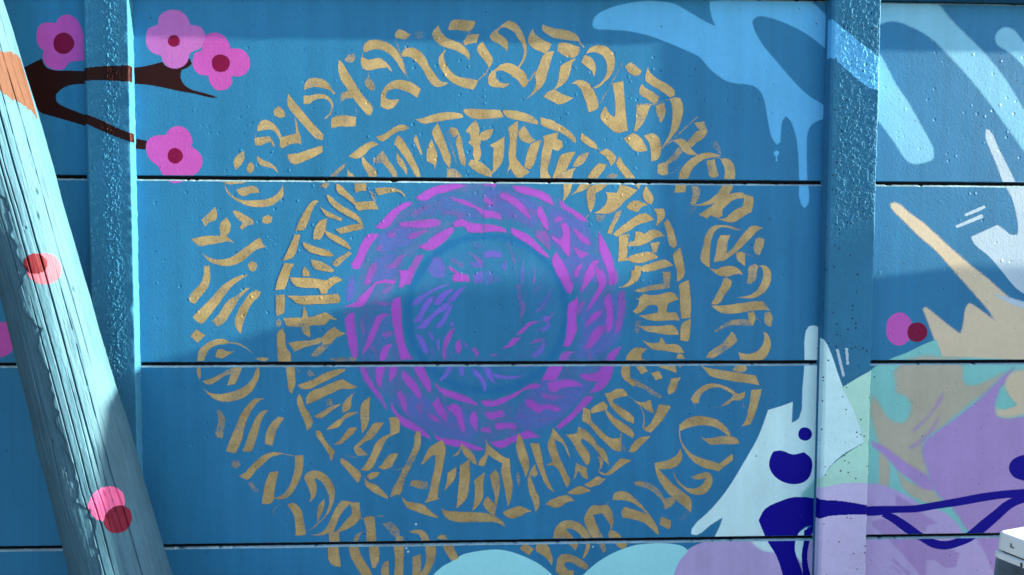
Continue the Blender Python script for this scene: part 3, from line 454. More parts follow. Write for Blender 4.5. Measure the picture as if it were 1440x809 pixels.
INNER_LETTERS = [
 [(1,[-344.9,1556.1,-329,1568.9,-313.1,1581.7,-294.1,1592.9,-278.2,1596.2,-262.4,1588.5,-284.6,1578.8,-300.6,1562.8,-316.5,1551.6,-332.3,1551.4]),
  (0.7,[-395.8,1502.4,-379.9,1517.8,-364,1530.6,-348.2,1541.8,-354.6,1527.5,-370.5,1511.5,-383.3,1497.1,-395.9,1497]),
  (0.8,[-348.5,1497.4,-348.2,1533.9,-345.2,1518.1,-329.4,1505.5,-323.1,1497.6]),
  (0.95,[-309.5,1553.2,-303.8,1554.9,-294.4,1540.7,-278.6,1528.1,-267.6,1512.4,-270.8,1498,-288.3,1497.9,-300.8,1521.6,-308.6,1537.4]),
  (0.75,[-281.7,1547.1,-268.9,1558.3,-253,1574.3,-243.5,1557,-230.9,1538.1,-218.3,1519.1,-213.6,1498.5,-224.7,1498.4,-237.4,1519,-256.3,1541,-275.4,1534.5])],
 [(1,[-271.8,1609,-256,1613.9,-236.9,1625.1,-217.8,1638,-198.8,1642.3,-178.2,1633.7,-192.5,1627.2,-211.5,1623.8,-230.6,1612.5,-249.7,1598.1,-259.2,1597.4]),
  (1,[-211.6,1614.3,-202.1,1604.9,-189.4,1586.1,-176.8,1564,-164.1,1538.7,-156.2,1519.6,-151.4,1499,-164.2,1503.7,-176.9,1525.8,-192.7,1551.1,-208.5,1573.2,-221.2,1588.9,-224.4,1582.5,-221.1,1598.4]),
  (0.85,[-216.5,1569.9,-205.4,1554.2,-192.8,1535.2,-188,1519.4,-189.7,1506.6,-199.2,1522.5,-211.9,1535.1,-216.6,1547.7]),
  (0.8,[-165.5,1618,-159.1,1605.4,-154.4,1586.4,-146.5,1564.3,-151.3,1561,-164,1586.3,-170.3,1598.9])],
 [(0.85,[-168.6,1656.5,-144.7,1660.9,-122.4,1669.1,-97.3,1672.5,-97.3,1655.1,-122.5,1648.5,-144.7,1645.1]),
  (0.9,[-135.5,1664.2,-110,1672.4,-84.5,1677.4,-59,1676.1,-39.8,1671.6,-36.6,1662.1,-59,1658.7,-84.5,1655.2,-110,1650.2,-135.5,1646.8]),
  (1,[-106.8,1647.1,-100.5,1634.5,-87.7,1602.9,-75,1568.1,-70.2,1555.4,-73.4,1526.7,-83,1536.2,-100.5,1574.2,-116.5,1605.8,-121.2,1621.6]),
  (0.9,[-122.8,1605.7,-116.5,1589.9,-108.5,1567.7,-107,1548.7,-113.4,1520,-116.6,1535.9,-135.7,1545.2,-135.6,1573.8]),
  (0.5,[-87.7,1629.9,-84.5,1628.3,-62.2,1571.4,-51,1533.3,-54.2,1533.2,-68.6,1574.5]),
  (0.8,[-78.2,1625.2,-70.2,1638,-52.6,1631.8,-47.8,1619.2,-63.8,1607.9]),
  (0.8,[-49.4,1620.8,-43,1612.9,-36.6,1578,-30.2,1539.8,-33.4,1530.2,-43,1539.7,-52.6,1574.6,-57.4,1600]),
  (0.7,[-81.4,1528.2,-55.8,1523.6,-39.8,1504.6,-36.5,1496.7,-81.4,1496.3])],
 [(1,[-38.3,1681.1,-30.3,1686,8.1,1685.8,62.5,1684.5,72.2,1665,43.4,1661.5,4.9,1659.4,-17.5,1662.3,-30.3,1671.7]),
  (1,[-4.7,1656.2,1.7,1648.3,6.6,1629.3,5,1619.7,11.4,1607.1,8.3,1584.8,11.5,1568.9,6.7,1549.7,-4.5,1546.4,-10.9,1562.3,-9.4,1584.6,-25.4,1595.6,-17.4,1603.6,-20.6,1619.5,-31.8,1624.1,-20.6,1641.7]),
  (0.95,[6.6,1616.6,17.8,1627.8,45,1633.5,37.1,1613.7,24.3,1602.4,8.2,1602.3]),
  (0.6,[14.6,1632.6,27.4,1647,46.6,1658.3,69,1663.3,43.4,1654.5,24.2,1639]),
  (1,[-23.7,1536.7,-19,1551.1,5.1,1546.5,27.6,1530.7,43.7,1518.1,39,1503.7,18,1508.3,-7.7,1520.9]),
  (1,[74,1614.1,74.1,1585.4,69.4,1547.1,56.6,1527.8,42.1,1513.3,43.7,1546.9,45.2,1582,33.9,1589.8,56.4,1601.2])],
 [(0.95,[69,1684.6,88.2,1684.8,120.4,1679.8,152.6,1667.5,165.6,1653.3,162.4,1645.3,139.8,1651.4,110.8,1657.5,81.9,1665.1,72.2,1674.5]),
  (1,[109.2,1655.9,110.9,1630.4,107.8,1604.9,106.3,1579.4,104.8,1560.2,114.5,1544.3,127.5,1530,143.7,1518.9,137.3,1514.1,117.9,1501.1,105,1505.8,92,1528.1,85.6,1521.6,79.2,1508.8,87.1,1537.7,85.4,1569.6,88.5,1604.7,83.6,1636.5]),
  (0.95,[109.3,1624,125.4,1643.3,136.7,1630.7,146.4,1614.9,159.4,1603.8,143.3,1594.1,120.7,1603.4]),
  (0.5,[123.7,1654.4,130.2,1643.4,143,1649.9,165.6,1646.9,139.8,1646,128.6,1638.6]),
  (1,[175.5,1605.6,166,1579.9,156.5,1544.7,143.7,1525.3,127.5,1531.6,133.8,1560.5,143.3,1589.3,153,1599])],
 [(0.95,[171.9,1666.1,191.3,1661.6,210.4,1657,210.6,1634.7,191.5,1639.3,173.6,1653.4]),
  (0.9,[171.6,1664.6,191,1661.6,216.9,1650.7,242.9,1636.7,259.2,1622.5,269.1,1606.6,267.5,1595.4,246.3,1612.7,220.3,1628.4,191.2,1636.1,171.7,1647]),
  (1,[178.4,1615.2,220.3,1626.8,217.2,1609.2,230.2,1603,233.6,1587,220.7,1575.7,204.5,1580.3,198.2,1548.3,191.9,1522.6,201.7,1501.8,172.6,1501.6,172.3,1548,178.6,1586.5,181.7,1605.7])],
 [(1,[269.3,1574.6,259.7,1558.4,246.9,1532.7,234.2,1502.1,205,1501.8,214.5,1529.2,228.9,1564.6,243.4,1571.1]),
  (0.8,[306.7,1573.3,298.7,1555.6,289.1,1542.7,266.4,1532.8,259.9,1536,272.7,1558.6,285.6,1569.9]),
  (1,[232.5,1508.5,243.8,1523,269.7,1531.3,261.7,1516.7,258.5,1502.3,232.6,1502]),
  (0.9,[280.4,1608.3,283.5,1625.9,301.4,1613.3,321.1,1599.1,331,1580,314.7,1584.6,295.1,1595.6]),
  (0.95,[234.3,1490.8,260.3,1491,254,1465.2,244.3,1449,233,1437.7,236.1,1458.6]),
  (0.85,[254,1455.6,270.2,1468.6,279.8,1484.7,289.5,1491.2,317.2,1489.8,296.2,1472,270.2,1462.1])],
 [(1,[331.1,1573.5,353.7,1584.4,366.9,1575.5,380.1,1559.6,375.3,1546.6,365.6,1536.9,357.3,1552.9,344.2,1565.6]),
  (1,[302.4,1507.4,315.2,1526.8,331.3,1544.7,354.2,1540,344.6,1523.9,328.5,1502.8,302.4,1502.6]),
  (0.75,[351.3,1504.6,364.2,1516,387.1,1512.9,380.7,1504.8]),
  (1,[301.1,1465.6,315.7,1478.6,335.1,1491.6,361.2,1490.2,341.8,1472.3,324,1462.5,322.6,1439.9,316.3,1417.6,306.5,1417.5,303,1439.8]),
  (1,[299.4,1462.5,305.8,1478.7,322,1485.2,323.8,1465.9,322.5,1436.9,311.3,1409.3,304.7,1420.6]),
  (0.6,[312.9,1410.9,303.3,1397.9,296.8,1391.4,298.4,1397.9])],
 [(1,[388.2,1564.5,399.8,1543.6,419.7,1521.3,433,1503.6,406.8,1503.4,390.3,1524.2,379.6,1543.5]),
  (0.85,[426.6,1490.7,449.6,1490.9,443.2,1473]),
  (1,[351.6,1466.1,381,1463.1,390.6,1485.8,407,1482.7,439.8,1471.6,420.4,1453.7,400.9,1437.4,384.8,1419.5,365.3,1408,342.4,1406.3,319.5,1407.7,339,1419.2,351.9,1433.8,356.6,1450]),
  (0.5,[322.8,1404.5,352.2,1403.1,345.9,1385.2,329.6,1381.9])],
 [(0.95,[462.6,1484.7,472.7,1470.2,482.7,1454.1,482.9,1441.1,476.5,1431.4,466.5,1436.2,453.1,1457.1,456.3,1470.1]),
  (0.95,[407.6,1426.1,420.6,1439.1,436.9,1444.1,456.7,1437.7,469.9,1431.3,450.3,1424.7,440.6,1410.1,427.4,1414.9,411,1421.2]),
  (0.8,[381.6,1413,397.9,1416.3,388.4,1391.9,375.5,1369.2,369.2,1349.7,356,1352.9,362.4,1369.1]),
  (1,[372.4,1351.3,388.6,1366,414.7,1385.6,437.4,1402,463.6,1408.6,486.9,1390.9,467.2,1384.3,441,1376,421.5,1362.9,401.9,1353.1,382.3,1343.2]),
  (0.95,[483.2,1421.7,512.8,1421.9,516.3,1402.4,506.7,1386.1,490.4,1371.4,495.1,1392.5,493.3,1405.5])],
 [(1,[388.9,1346.5,416.7,1353.1,415.3,1330.4,414,1304.3,409.3,1278.2,386.4,1274.9,389.3,1304.2]),
  (1,[434.7,1358.1,447.8,1358.2,461.1,1351.7,477.4,1363.2,493.8,1363.3,517.1,1347.1,487.6,1338.8,468,1327.3,448.3,1319.1,415.5,1317.4,415.3,1328.8,431.7,1333.7]),
  (0.8,[474.6,1327.4,504.2,1330.8,497.8,1314.4,494.7,1301.4,481.5,1298.1,479.7,1314.4]),
  (1,[406,1281.5,428.9,1294.6,455.1,1301.2,474.9,1302.9,501.5,1288.3,475.2,1278.4,448.9,1271.8,425.8,1275]),
  (0.85,[513.3,1382.9,524.7,1392.7,536.5,1373.3,546.9,1344,550.5,1321.2,544.1,1311.3,530.7,1321.1,522,1353.6])],
 [(0.95,[452.3,1262,475.3,1270.3,501.6,1278.5,518.1,1281.8,543.1,1265.6,518.4,1259,492.1,1252.3,469,1247.4,455.8,1250.6]),
  (0.95,[435.8,1265.3,458.9,1262.1,452.5,1245.7,444.6,1226.1,439.7,1221.1,421.5,1221.1,429.5,1242.4]),
  (0.95,[560.5,1317.9,567.6,1288.5,573.1,1252.5,571.7,1236.2,558.6,1223.3,552,1226.3,551.6,1252.5,543,1275.4,539.3,1298.3]),
  (0.8,[508.6,1249.1,535.1,1249.2,533.8,1221.3,512.3,1221.3,515.4,1236]),
  (1,[426.1,1252.4,454.1,1252.5,446.1,1232.8,433.1,1216.5,413.4,1206.6,383.9,1201.7,406.8,1211.5,421.4,1226.2]),
  (0.75,[510.3,1247.7,531.7,1249.4,533.1,1203.5,515.9,1200.2,482.9,1196.9,453.2,1190.3,430.1,1195.2,462.9,1206.7,495.9,1213.3,515.7,1216.6]),
  (0.9,[553.2,1252.7,574.7,1252.8,570.1,1233.1,558.6,1223.2,550.3,1221.6,558.4,1239.6])],
 [(1,[433.6,1177.1,446.8,1173.9,459.9,1187,476.4,1183.7,502.9,1185.4,529.3,1192,542.5,1190.4,559.4,1172.3,529.7,1160.8,523.4,1139.4,530.1,1136.1,550,1136.1,563.6,1113,530.4,1113.1,503.9,1111.4,474,1114.7,445.7,1127.9,470.5,1129.5,500.2,1136.1,500,1150.9,493.3,1155.8,473.5,1154.2,457.2,1139.4,440.7,1131.2,430.8,1137.8,443.8,1154.2,448.5,1169]),
  (1,[558.8,1213.4,585.1,1226.6,590.7,1187.2,592.9,1154.2,591.8,1121.3,566.9,1118,563.1,1144.4,560.9,1180.6])],
 [(0.9,[447.7,1099.9,474.2,1098.3,507.4,1098.2,543.9,1099.9,554,1088.3,560.9,1073.4,527.7,1073.5,494.4,1078.5,464.5,1085.1]),
  (0.45,[437.7,1111.5,454.2,1114.7,454.4,1098.3,444.7,1075.2,434.7,1081.8]),
  (1,[593.5,1118,592.3,1088.3,587.8,1056.9,577.8,1055.2,564.5,1058.5,564.1,1081.7,568.7,1104.8])],
 [(1,[458.2,1058.7,481.5,1050.4,504.7,1052,509.5,1068.5,517.9,1058.6,524.7,1047,558,1045.3,568.1,1035.4,576.7,1022.1,551.7,1023.8,518.3,1028.9,485,1033.9,471.6,1045.5]),
  (1,[412.5,1007.6,425.4,1029.1,441.9,1038.9,473.4,1033.9,458.7,1022.4,455.5,1007.5,472.2,1002.5,412.5,1002.7]),
  (0.9,[553.6,1007.2,558.4,1022.1,571.8,1017.1,578.6,1005.5]),
  (1,[401.1,995.7,424.3,996.3,424.5,973.1,426.4,953.2,438.2,939.9,435,928.3,420,940,404.9,953.3,399.7,969.9]),
  (0.6,[429.8,953.2,453.1,941.5,479.9,926.4,500.1,913,520.3,899.6,507,896.4,480.1,909.8,456.7,924.9,436.7,931.6]),
  (1,[441,984.6,462.5,987.9,476,971.3,456.2,963]),
  (1,[482.7,967.9,505.9,972.1,516.2,952.9,496.3,946.3]),
  (0.95,[479,996.1,542.2,997.6,552.4,982.6,556,966,539.2,972.7,512.4,981.1]),
  (0.85,[548.8,995.9,573.8,995.8,565.7,980.9]),
  (0.9,[539.5,951.1,567.8,954.3,559.7,939.4,550.1,912.8,533.5,906.2,530,919.6,536.4,936.2])],
 [(1,[354,910.4,370.5,913.7,390.3,923.5,406.9,921.8,420.4,903.5,400.5,900.2,380.7,895.4,377.5,885.4,400.9,870.3,427.6,853.5,437.8,840.1,436.3,825.1,414.5,835.3,394.4,850.4,374.3,870.5,362.5,893.8]),
  (0.85,[420.4,905.1,443.8,888.4,470.5,886.6,483.7,893.2,487.3,873.2,494.2,853.1,474.1,861.6,457.3,873.3,447.3,880]),
  (0.8,[450.6,878.4,464.1,860,467.8,836.6,466.4,813.2,459.8,811.6,463.8,836.6,459.2,860]),
  (1,[507.2,879.7,540.6,874.5,527.6,849.6,508,823,484.9,799.7,468.2,804.9,461.4,813.3,478,819.8,494.3,846.4])],
 [(1,[316.4,867.5,334.5,880.7,350.9,888.9,364.3,873.9,361.1,863.9,381.2,843.8,408,827,431.5,808.5,438.3,796.7,435.1,783.4,418.4,793.5,401.6,803.7,384.8,817.1,368,837.2,354.5,863.9,338,859,318.2,854.2]),
  (1,[294.8,872.6,314.8,864.2,318.3,837.6,328.4,824.2,348.5,804.1,368.6,787.2,388.5,783.8,401.8,787,403.9,747.2,388.9,747.3,365.5,763.9,342,787.4,321.9,810.9,316.8,817.6,291.9,834.4,293.3,857.7]),
  (0.6,[398.3,800.4,405,797,403.7,770.3,415.5,753.5,413.9,745.1,402.1,763.6]),
  (0.95,[485.1,789.7,471.9,776.4,455.4,759.8,438.9,744.9,422.3,745,435.3,770,455.1,786.6])],
 [(0.95,[246.1,796.7,262.6,796.6,279.1,801.4,282.3,818,302.2,807.9,322.3,787.8,335.7,767.7,355.8,750.8,364.3,730.7,369.6,707.2,359.5,717.3,349.4,727.5,332.6,751,309.1,774.5,292.5,784.7,289.3,774.7,306,754.6,314.4,737.8,313,714.4,306.4,707.8,293,727.9,276.2,754.8,259.4,781.6]),
  (0.7,[334.4,737.6,349.4,727.5,351.3,707.3,339.8,692.4,353.2,685.6,336.5,690.7,343,707.4]),
  (1,[336.5,692.4,359.8,685.5,373,697.1,386.1,713.7,402.6,728.7,434.4,721.7,409.5,708.5,389.7,693.6,369.9,680.4,349.9,682.2]),
  (0.85,[276.5,718.1,293.1,707.9,306.5,701.1,310.1,667.5,293.4,677.8,283.3,694.6,276.8,677.9,268.6,664.6,270.2,674.6])],
 [(1,[211.3,815.2,219.6,805.2,239.6,781.7,253,755,261.5,728.2,249.7,748.3,236.3,771.8,223.1,778.5,216.5,781.9,223.3,751.9,236.7,718.4,250.2,688.2,260.4,661.3,250.5,644.7,240.4,668.2,230.3,691.8,213.7,708.6,192.2,708.8,210.3,722,200.2,748.8,196.7,772.1,206.5,795.3]),
  (1,[252.3,631.3,270.4,644.5,290.3,651,320.4,637.2,297.1,629.1,270.6,626]),
  (0.95,[298.6,654.2,316.8,664.1,333.3,677.4,360,670.4,343.5,653.8,323.6,648.9,316.9,645.7])],
 [(1,[115.9,802.6,124.2,789.3,134.2,759.3,144.2,729.2,146,702.6,136.2,676,127.9,702.7,114.6,736.2,109.5,756.2,111.1,782.7]),
  (1,[147.3,773.1,173.6,772.3,180.4,738.9,190.6,692.1,204.1,658.6,217.5,635,237.4,624.7,214.1,635,194.2,652,177.4,688.9,160.7,729.1]),
  (0.9,[146.1,689.2,160.8,715.8,170.8,685.6,161,675.7,149.4,680.8,157.8,659,164.5,638.9,174.5,618.7,173,591.9,164.8,578.6,158.1,602.1,148,629,141.3,662.6]),
  (1,[189.5,601.8,211,614.9,234.1,623.1,254,624.5,274.1,609.2,250.8,604.4,237.6,594.5,217.8,589.7,201.2,594.9]),
  (0.95,[72.6,579.7,95.7,589.5,118.8,595.9,138.3,589,155.2,580.4,138.3,577.2,122.2,567.4,99.1,560.9,82.6,566.2])],
 [(1,[24.5,786.7,32.7,770.1,55.7,750,78.7,733.2,91.9,729.7,93.6,696.4,100.4,656.3,95.6,612.9,87.4,592.9,82.4,619.7,75.7,656.6,67.3,696.7,72.2,716.6,52.5,726.7,32.7,740.2,26.2,720.3,21.3,708.7,3.3,712.2,9.8,727.1,22.9,743.6]),
  (0.9,[52.5,700.1,62.4,683.4,65.8,653.3,59.4,613.3,54.5,586.6,49.6,566.6,33.1,580.2,19.9,597.1,19.9,610.4,31.4,623.7,49.5,603.4,51.1,620.1,42.8,653.6,36.2,683.6]),
  (0.5,[108.5,686.3,118.3,692.8,121.8,666.1,115.3,636.1,111.9,659.5])],
 [(0.85,[-42.5,774,-29.5,763.9,-13.1,750.5,-3.3,730.6,1.7,708.9,-19.6,725.7,-36,744.1,-40.9,760.7,-49.1,740.9,-68.7,736.1,-49.1,754.2]),
  (1,[-19.6,729,-18,690.8,-26.1,621,-35.9,607.7,-55.6,591.3,-52.3,627.9,-47.4,677.8,-45.8,711]),
  (1,[-55.6,707.8,-58.9,677.9,-75.2,654.8,-89.9,638.3,-81.7,668.2,-80.1,691.4]),
  (1,[23,692.1,18.2,657.2,18.2,620.5,3.5,597.2,-12.9,580.7,-6.4,614.1,-4.8,647.4,-6.5,670.7]),
  (1,[-98.1,595.1,-85.1,586.6,-52.3,582.9,-12.9,580.7,26.5,576.9,52.9,566.5,72.7,552.9,82.7,534.3,56.2,549.7,13.4,551.9,-22.7,552.4,-52.3,552.8,-78.5,561.5,-90,571.6])],
 [(1,[-155,713.7,-143.6,735.1,-130.5,761.4,-111,774.5,-94.7,784.3,-85,764.4,-89.9,721.4,-98.1,681.6,-104.6,645.1,-107.9,621.9,-99.7,620.1,-124.3,612.1,-143.9,607.3,-134,625.5,-124.2,668.6,-114.3,711.6,-114.3,741.5,-124.1,738.2,-143.6,718.5]),
  (0.85,[-184.5,655.9,-179.6,669.2,-166.5,672.3,-134,665.4,-134,647.1,-156.8,647.3,-173.1,654.2]),
  (1,[-207.3,631.3,-196,616.2,-173.2,609.3,-143.9,602.3,-130.8,588.8,-111.2,571.9,-103.1,563.4,-137.4,572.2,-166.8,584.2,-189.6,594.5,-200.9,609.6])],
 [(0.8,[-171.1,801.4,-153.2,801.2,-153.3,771.5,-166.4,735.3,-182.7,702.3,-199.1,669.4,-209,633,-215.5,629.7,-215.4,659.6,-202.2,695.9,-185.9,728.8,-172.8,761.8]),
  (0.8,[-165.9,807.9,-152.9,809.4,-156.3,778.1,-169.4,741.9,-185.7,702.3,-198.8,669.3,-212,632.9,-238,624.9,-234.7,639.8,-215,676.1,-198.7,712.3,-179.1,751.9,-169.2,781.5]),
  (0.95,[-270,708,-257,719.5,-244,739.2,-231,747.3,-213.2,747.2,-224.6,725.8,-237.6,706.1,-257.1,703]),
  (0.5,[-237.7,701.1,-208.4,705.8,-192.2,712.3,-208.5,700.8]),
  (1,[-305.8,681.9,-299.4,670.3,-280,661.8,-260.6,646.7,-242.9,626.6,-244.5,620,-267.2,630.2,-289.8,643.7,-305.9,660.4]),
  (0.95,[-302.5,683.6,-286.3,695,-263.6,694.8,-273.4,683.3,-292.9,673.5])],
 [(1,[-240.3,846.2,-217.6,849.3,-211.2,837.8,-211.3,804.9,-227.5,798.4,-247,785.4,-260.1,759.1,-273.1,732.8,-286.2,706.5,-299.2,698.4,-318.6,701.9,-305.6,716.6,-289.2,746.2,-276.2,775.7,-256.7,793.7,-237.2,801.8,-237.1,828.1]),
  (0.9,[-279.1,831.7,-253.3,833.1,-266.3,811.9,-285.8,789,-305.2,779.2,-321.4,766.2,-295.7,742.9,-318.4,739.8,-328,743.2,-337.6,764.7,-314.8,785.9,-295.3,812.1]),
  (0.5,[-368.3,750.1,-347.4,741.7,-321.6,738.2,-295.7,739.6,-321.6,734.9,-350.6,738.5]),
  (1,[-370,737,-350.7,723.6,-331.5,707,-317,693.6,-317.1,680.4,-325.3,663.9,-338.1,680.6,-357.3,703.9,-373.3,723.8])],
 [(1,[-314.3,881.1,-293.3,880.9,-293.6,841.6,-301.7,818.7,-313.1,802.3,-316.2,831.9,-317.6,861.4]),
  (0.95,[-411.2,814.5,-395,829.1,-372.4,845.4,-349.8,861.6,-320.8,863.1,-337,853.4,-359.6,842,-375.8,822.5,-395.1,816]),
  (1,[-392.2,773.3,-376.1,783.1,-359.8,802.7,-346.8,819,-325.9,818.8,-337.3,802.5,-356.7,786.2,-372.9,773.2]),
  (1,[-438.4,813.1,-427.3,809.7,-414.6,786.7,-395.5,763.5,-387.6,753.6,-392.5,737.2,-399.1,725.7,-405.3,747.2,-421.2,773.6,-437,796.7])],
 [(0.9,[-289.9,905.3,-293.3,867.6,-295,848,-314.6,812.3,-316,848.1,-316.8,877.6,-307.7,892.3]),
  (1,[-461.5,907.8,-448.5,920.7,-422.9,930.4,-394,943.3,-365.1,953.6,-349.1,943.1,-325.1,931.6,-346,925.2,-365.3,926.9,-387.8,917.2,-416.7,904.3,-442.4,891.4,-464.9,883.3]),
  (0.85,[-444.4,852.2,-423.5,863.5,-397.7,878.1,-365.5,887.7,-381.7,874.7,-401,861.7,-417.2,848.7,-433.2,845.6]),
  (0.9,[-328.4,920.2,-339.7,903.9,-343.2,874.5,-352.9,864.7,-367.4,858.3,-365.6,881.1,-352.6,900.7]),
  (0.5,[-416.8,897.8,-394.3,900.9,-391.3,881.3,-407.3,878.1])],
 [(1,[-486.7,937.2,-464.3,945.2,-441.9,953.3,-416.1,969.4,-387.3,979.1,-358.4,982.2,-356.9,975.7,-381,962.8,-406.7,949.9,-432.4,937,-458.1,925.7,-474.1,925.7]),
  (0.6,[-464,972.9,-454.3,982.6,-438.6,963,-454.6,959.8]),
  (0.5,[-497.3,992.4,-476.8,972.9,-457.7,961.5,-464.1,963.1,-486.3,976.2]),
  (1,[-517.9,999,-495.6,998.9,-492.8,966.5,-493.1,937.2,-502.9,912.9,-509.2,921,-515.1,960]),
  (1,[-488.7,898.1,-482.2,914.4,-474.3,901.3,-468.1,878.4,-452.4,855.5,-446.2,835.8,-452.7,819.5,-462.4,811.4,-468.6,836,-481.1,865.5]),
  (0.6,[-403,1010,-380.6,1011.6,-348.6,1016.4,-324.6,1011.4,-329.5,1000.1,-367.9,1000.2,-390.3,1003.5])],
 [(0.9,[-510.9,1052.4,-485.5,1057.2,-450.4,1060.3,-421.7,1066.8,-405.8,1063.5,-431.4,1049,-463.3,1041,-493.7,1028.1,-501.5,1041]),
  (1,[-421.7,1066.8,-405.6,1076.5,-354.5,1078,-380.2,1066.7,-399.5,1053.8,-415.4,1057.1]),
  (0.6,[-450.8,1016.6,-431.5,1040.9,-409,1053.8,-386.7,1053.8,-406,1037.6,-431.7,1013.3]),
  (1,[-539.3,1066.9,-534.4,1079.9,-517.6,1079.8,-515.8,1041.1,-503.3,1021.6,-503.5,1000.6,-538.5,1000.7,-539.7,1034.6])],
 [(1,[-418.5,1066.5,-402.4,1085.9,-386.3,1097.2,-373.6,1085.9,-354.5,1077.8,-373.7,1074.6,-386.6,1060,-399.5,1050.3,-418.6,1047.1]),
  (0.9,[-524.4,1119.9,-500.6,1121.5,-475.2,1121.5,-449.8,1123.1,-433.8,1127.9,-411.5,1137.6,-395.6,1127.9,-376.6,1115,-398.9,1116.6,-411.8,1102.1,-437.3,1100.5,-456.4,1098.9,-475.5,1095.7,-513.6,1097.3]),
  (0.9,[-467,1153.7,-457.7,1127.9,-453.2,1102.1,-450.3,1066.6,-466.2,1076.3,-475.5,1092.5,-472,1127.9]),
  (0.85,[-535.9,1086.1,-523.2,1092.5,-518.7,1063.5,-517.3,1045.7,-539.6,1045.7,-540.9,1069.9]),
  (0.5,[-543.6,1108.6,-535.5,1118.3,-526.1,1111.9,-529.5,1095.7,-542.1,1095.7])],
 [(1,[-512.7,1181,-481,1181,-442.9,1181.1,-404.7,1184.3,-376.1,1186,-369.8,1173.1,-373.1,1161.8,-398.6,1158.6,-436.7,1158.6,-484.4,1158.5,-496.9,1169.8]),
  (0.8,[-541.1,1182.6,-517.4,1184.2,-517.7,1156.9,-521.1,1132.8,-541.8,1124.7,-543,1153.7])],
 [(1,[-504.2,1230.8,-474.1,1229.2,-436.1,1227.7,-407.6,1222.9,-388.4,1232.6,-372.5,1231,-363,1223,-385.4,1211.7,-401.4,1197.2,-404.7,1186,-420.6,1185.9,-426.8,1202,-455.4,1202,-483.9,1205.1,-498,1216.3]),
  (0.85,[-470.9,1234,-469.2,1250.1,-464.3,1259.7,-451.8,1243.7,-448.7,1232.5]),
  (1,[-518,1269.1,-491.1,1267.6,-502.4,1246.8,-510.7,1214.7,-518.8,1198.7,-544.1,1195.4,-534.2,1230.7])],
 [(0.9,[-449.9,1278.7,-429.4,1275.6,-404.1,1266.1,-385.1,1250.1,-388.4,1243.7,-410.6,1246.8,-439.1,1254.8]),
  (1,[-468.4,1326.6,-444.8,1317.1,-416.4,1307.7,-397.4,1301.3,-384.8,1288.6,-403.9,1286.9,-432.4,1293.2,-454.5,1301.1,-465.4,1313.9]),
  (0.85,[-391.3,1269.3,-372.1,1285.4,-346.6,1301.5,-337.1,1295.1,-359.5,1275.8,-378.7,1259.7,-388.2,1261.3]),
  (1,[-474.6,1347.3,-481.1,1320.2,-489.4,1291.4,-502.1,1280.2,-522.7,1275.3,-511.4,1297.7,-498.5,1326.5,-490.4,1345.6])],
 [(0.95,[-409.6,1358.8,-390.7,1349.3,-365.4,1336.6,-346.5,1320.7,-338.6,1304.7,-352.9,1311.1,-371.9,1320.6,-397.1,1336.5,-406.6,1346]),
  (0.95,[-441.5,1333.1,-438.1,1355.5,-425.2,1381,-403,1389.1,-406.4,1365.2,-412.9,1346,-422.5,1331.6]),
  (0.85,[-423.3,1424,-409.1,1413,-383.9,1400.4,-363.4,1389.3,-365.1,1381.4,-384,1387.6,-406.1,1397.1]),
  (0.95,[-437.4,1438.2,-424.7,1436.7,-440.7,1412.8,-450.5,1387.3,-463.4,1358.5,-488.7,1355.2,-475.7,1387.1,-456.5,1419])],
 [(1,[-404,1454.3,-393,1448,-364.7,1426,-333.2,1407.1,-314.2,1391.2,-307.9,1375.3,-301.6,1368.9,-311.1,1373.7,-333.3,1387.9,-361.7,1403.7,-383.8,1419.5,-399.4,1438.5]),
  (0.85,[-381.1,1360.5,-355.6,1368.6,-330.2,1375.2,-311.1,1376.9,-304.8,1362.5,-339.9,1354.3,-368.5,1347.8])],
 [(1,[-376.9,1483.1,-364.3,1476.8,-345.5,1457.9,-329.7,1442.1,-323.5,1419.9,-333,1429.4,-355.1,1445.1,-377.1,1464]),
  (0.85,[-329.5,1485,-297.8,1485.3,-297.9,1464.6,-316.9,1462.9,-326.5,1458,-329.6,1470.7]),
  (0.9,[-326.6,1434.2,-301.2,1435.9,-275.8,1437.7,-264.8,1413.8,-295,1413.7,-320.4,1410.3,-326.7,1419.8]),
  (0.7,[-291.5,1464.7,-275.7,1458.4,-271,1436.1,-279,1436.1]),
  (0.8,[-424.4,1473.2,-411.7,1486,-395.9,1482.9,-402.3,1470.2])],
 [(0.85,[-275.6,1471.1,-250.2,1474.5,-227.9,1473.1,-205.6,1465.3,-193.3,1452.6,-193.3,1446.2,-208.9,1460.5,-228,1460.3,-253.4,1455.4,-269.4,1452.1])],
]
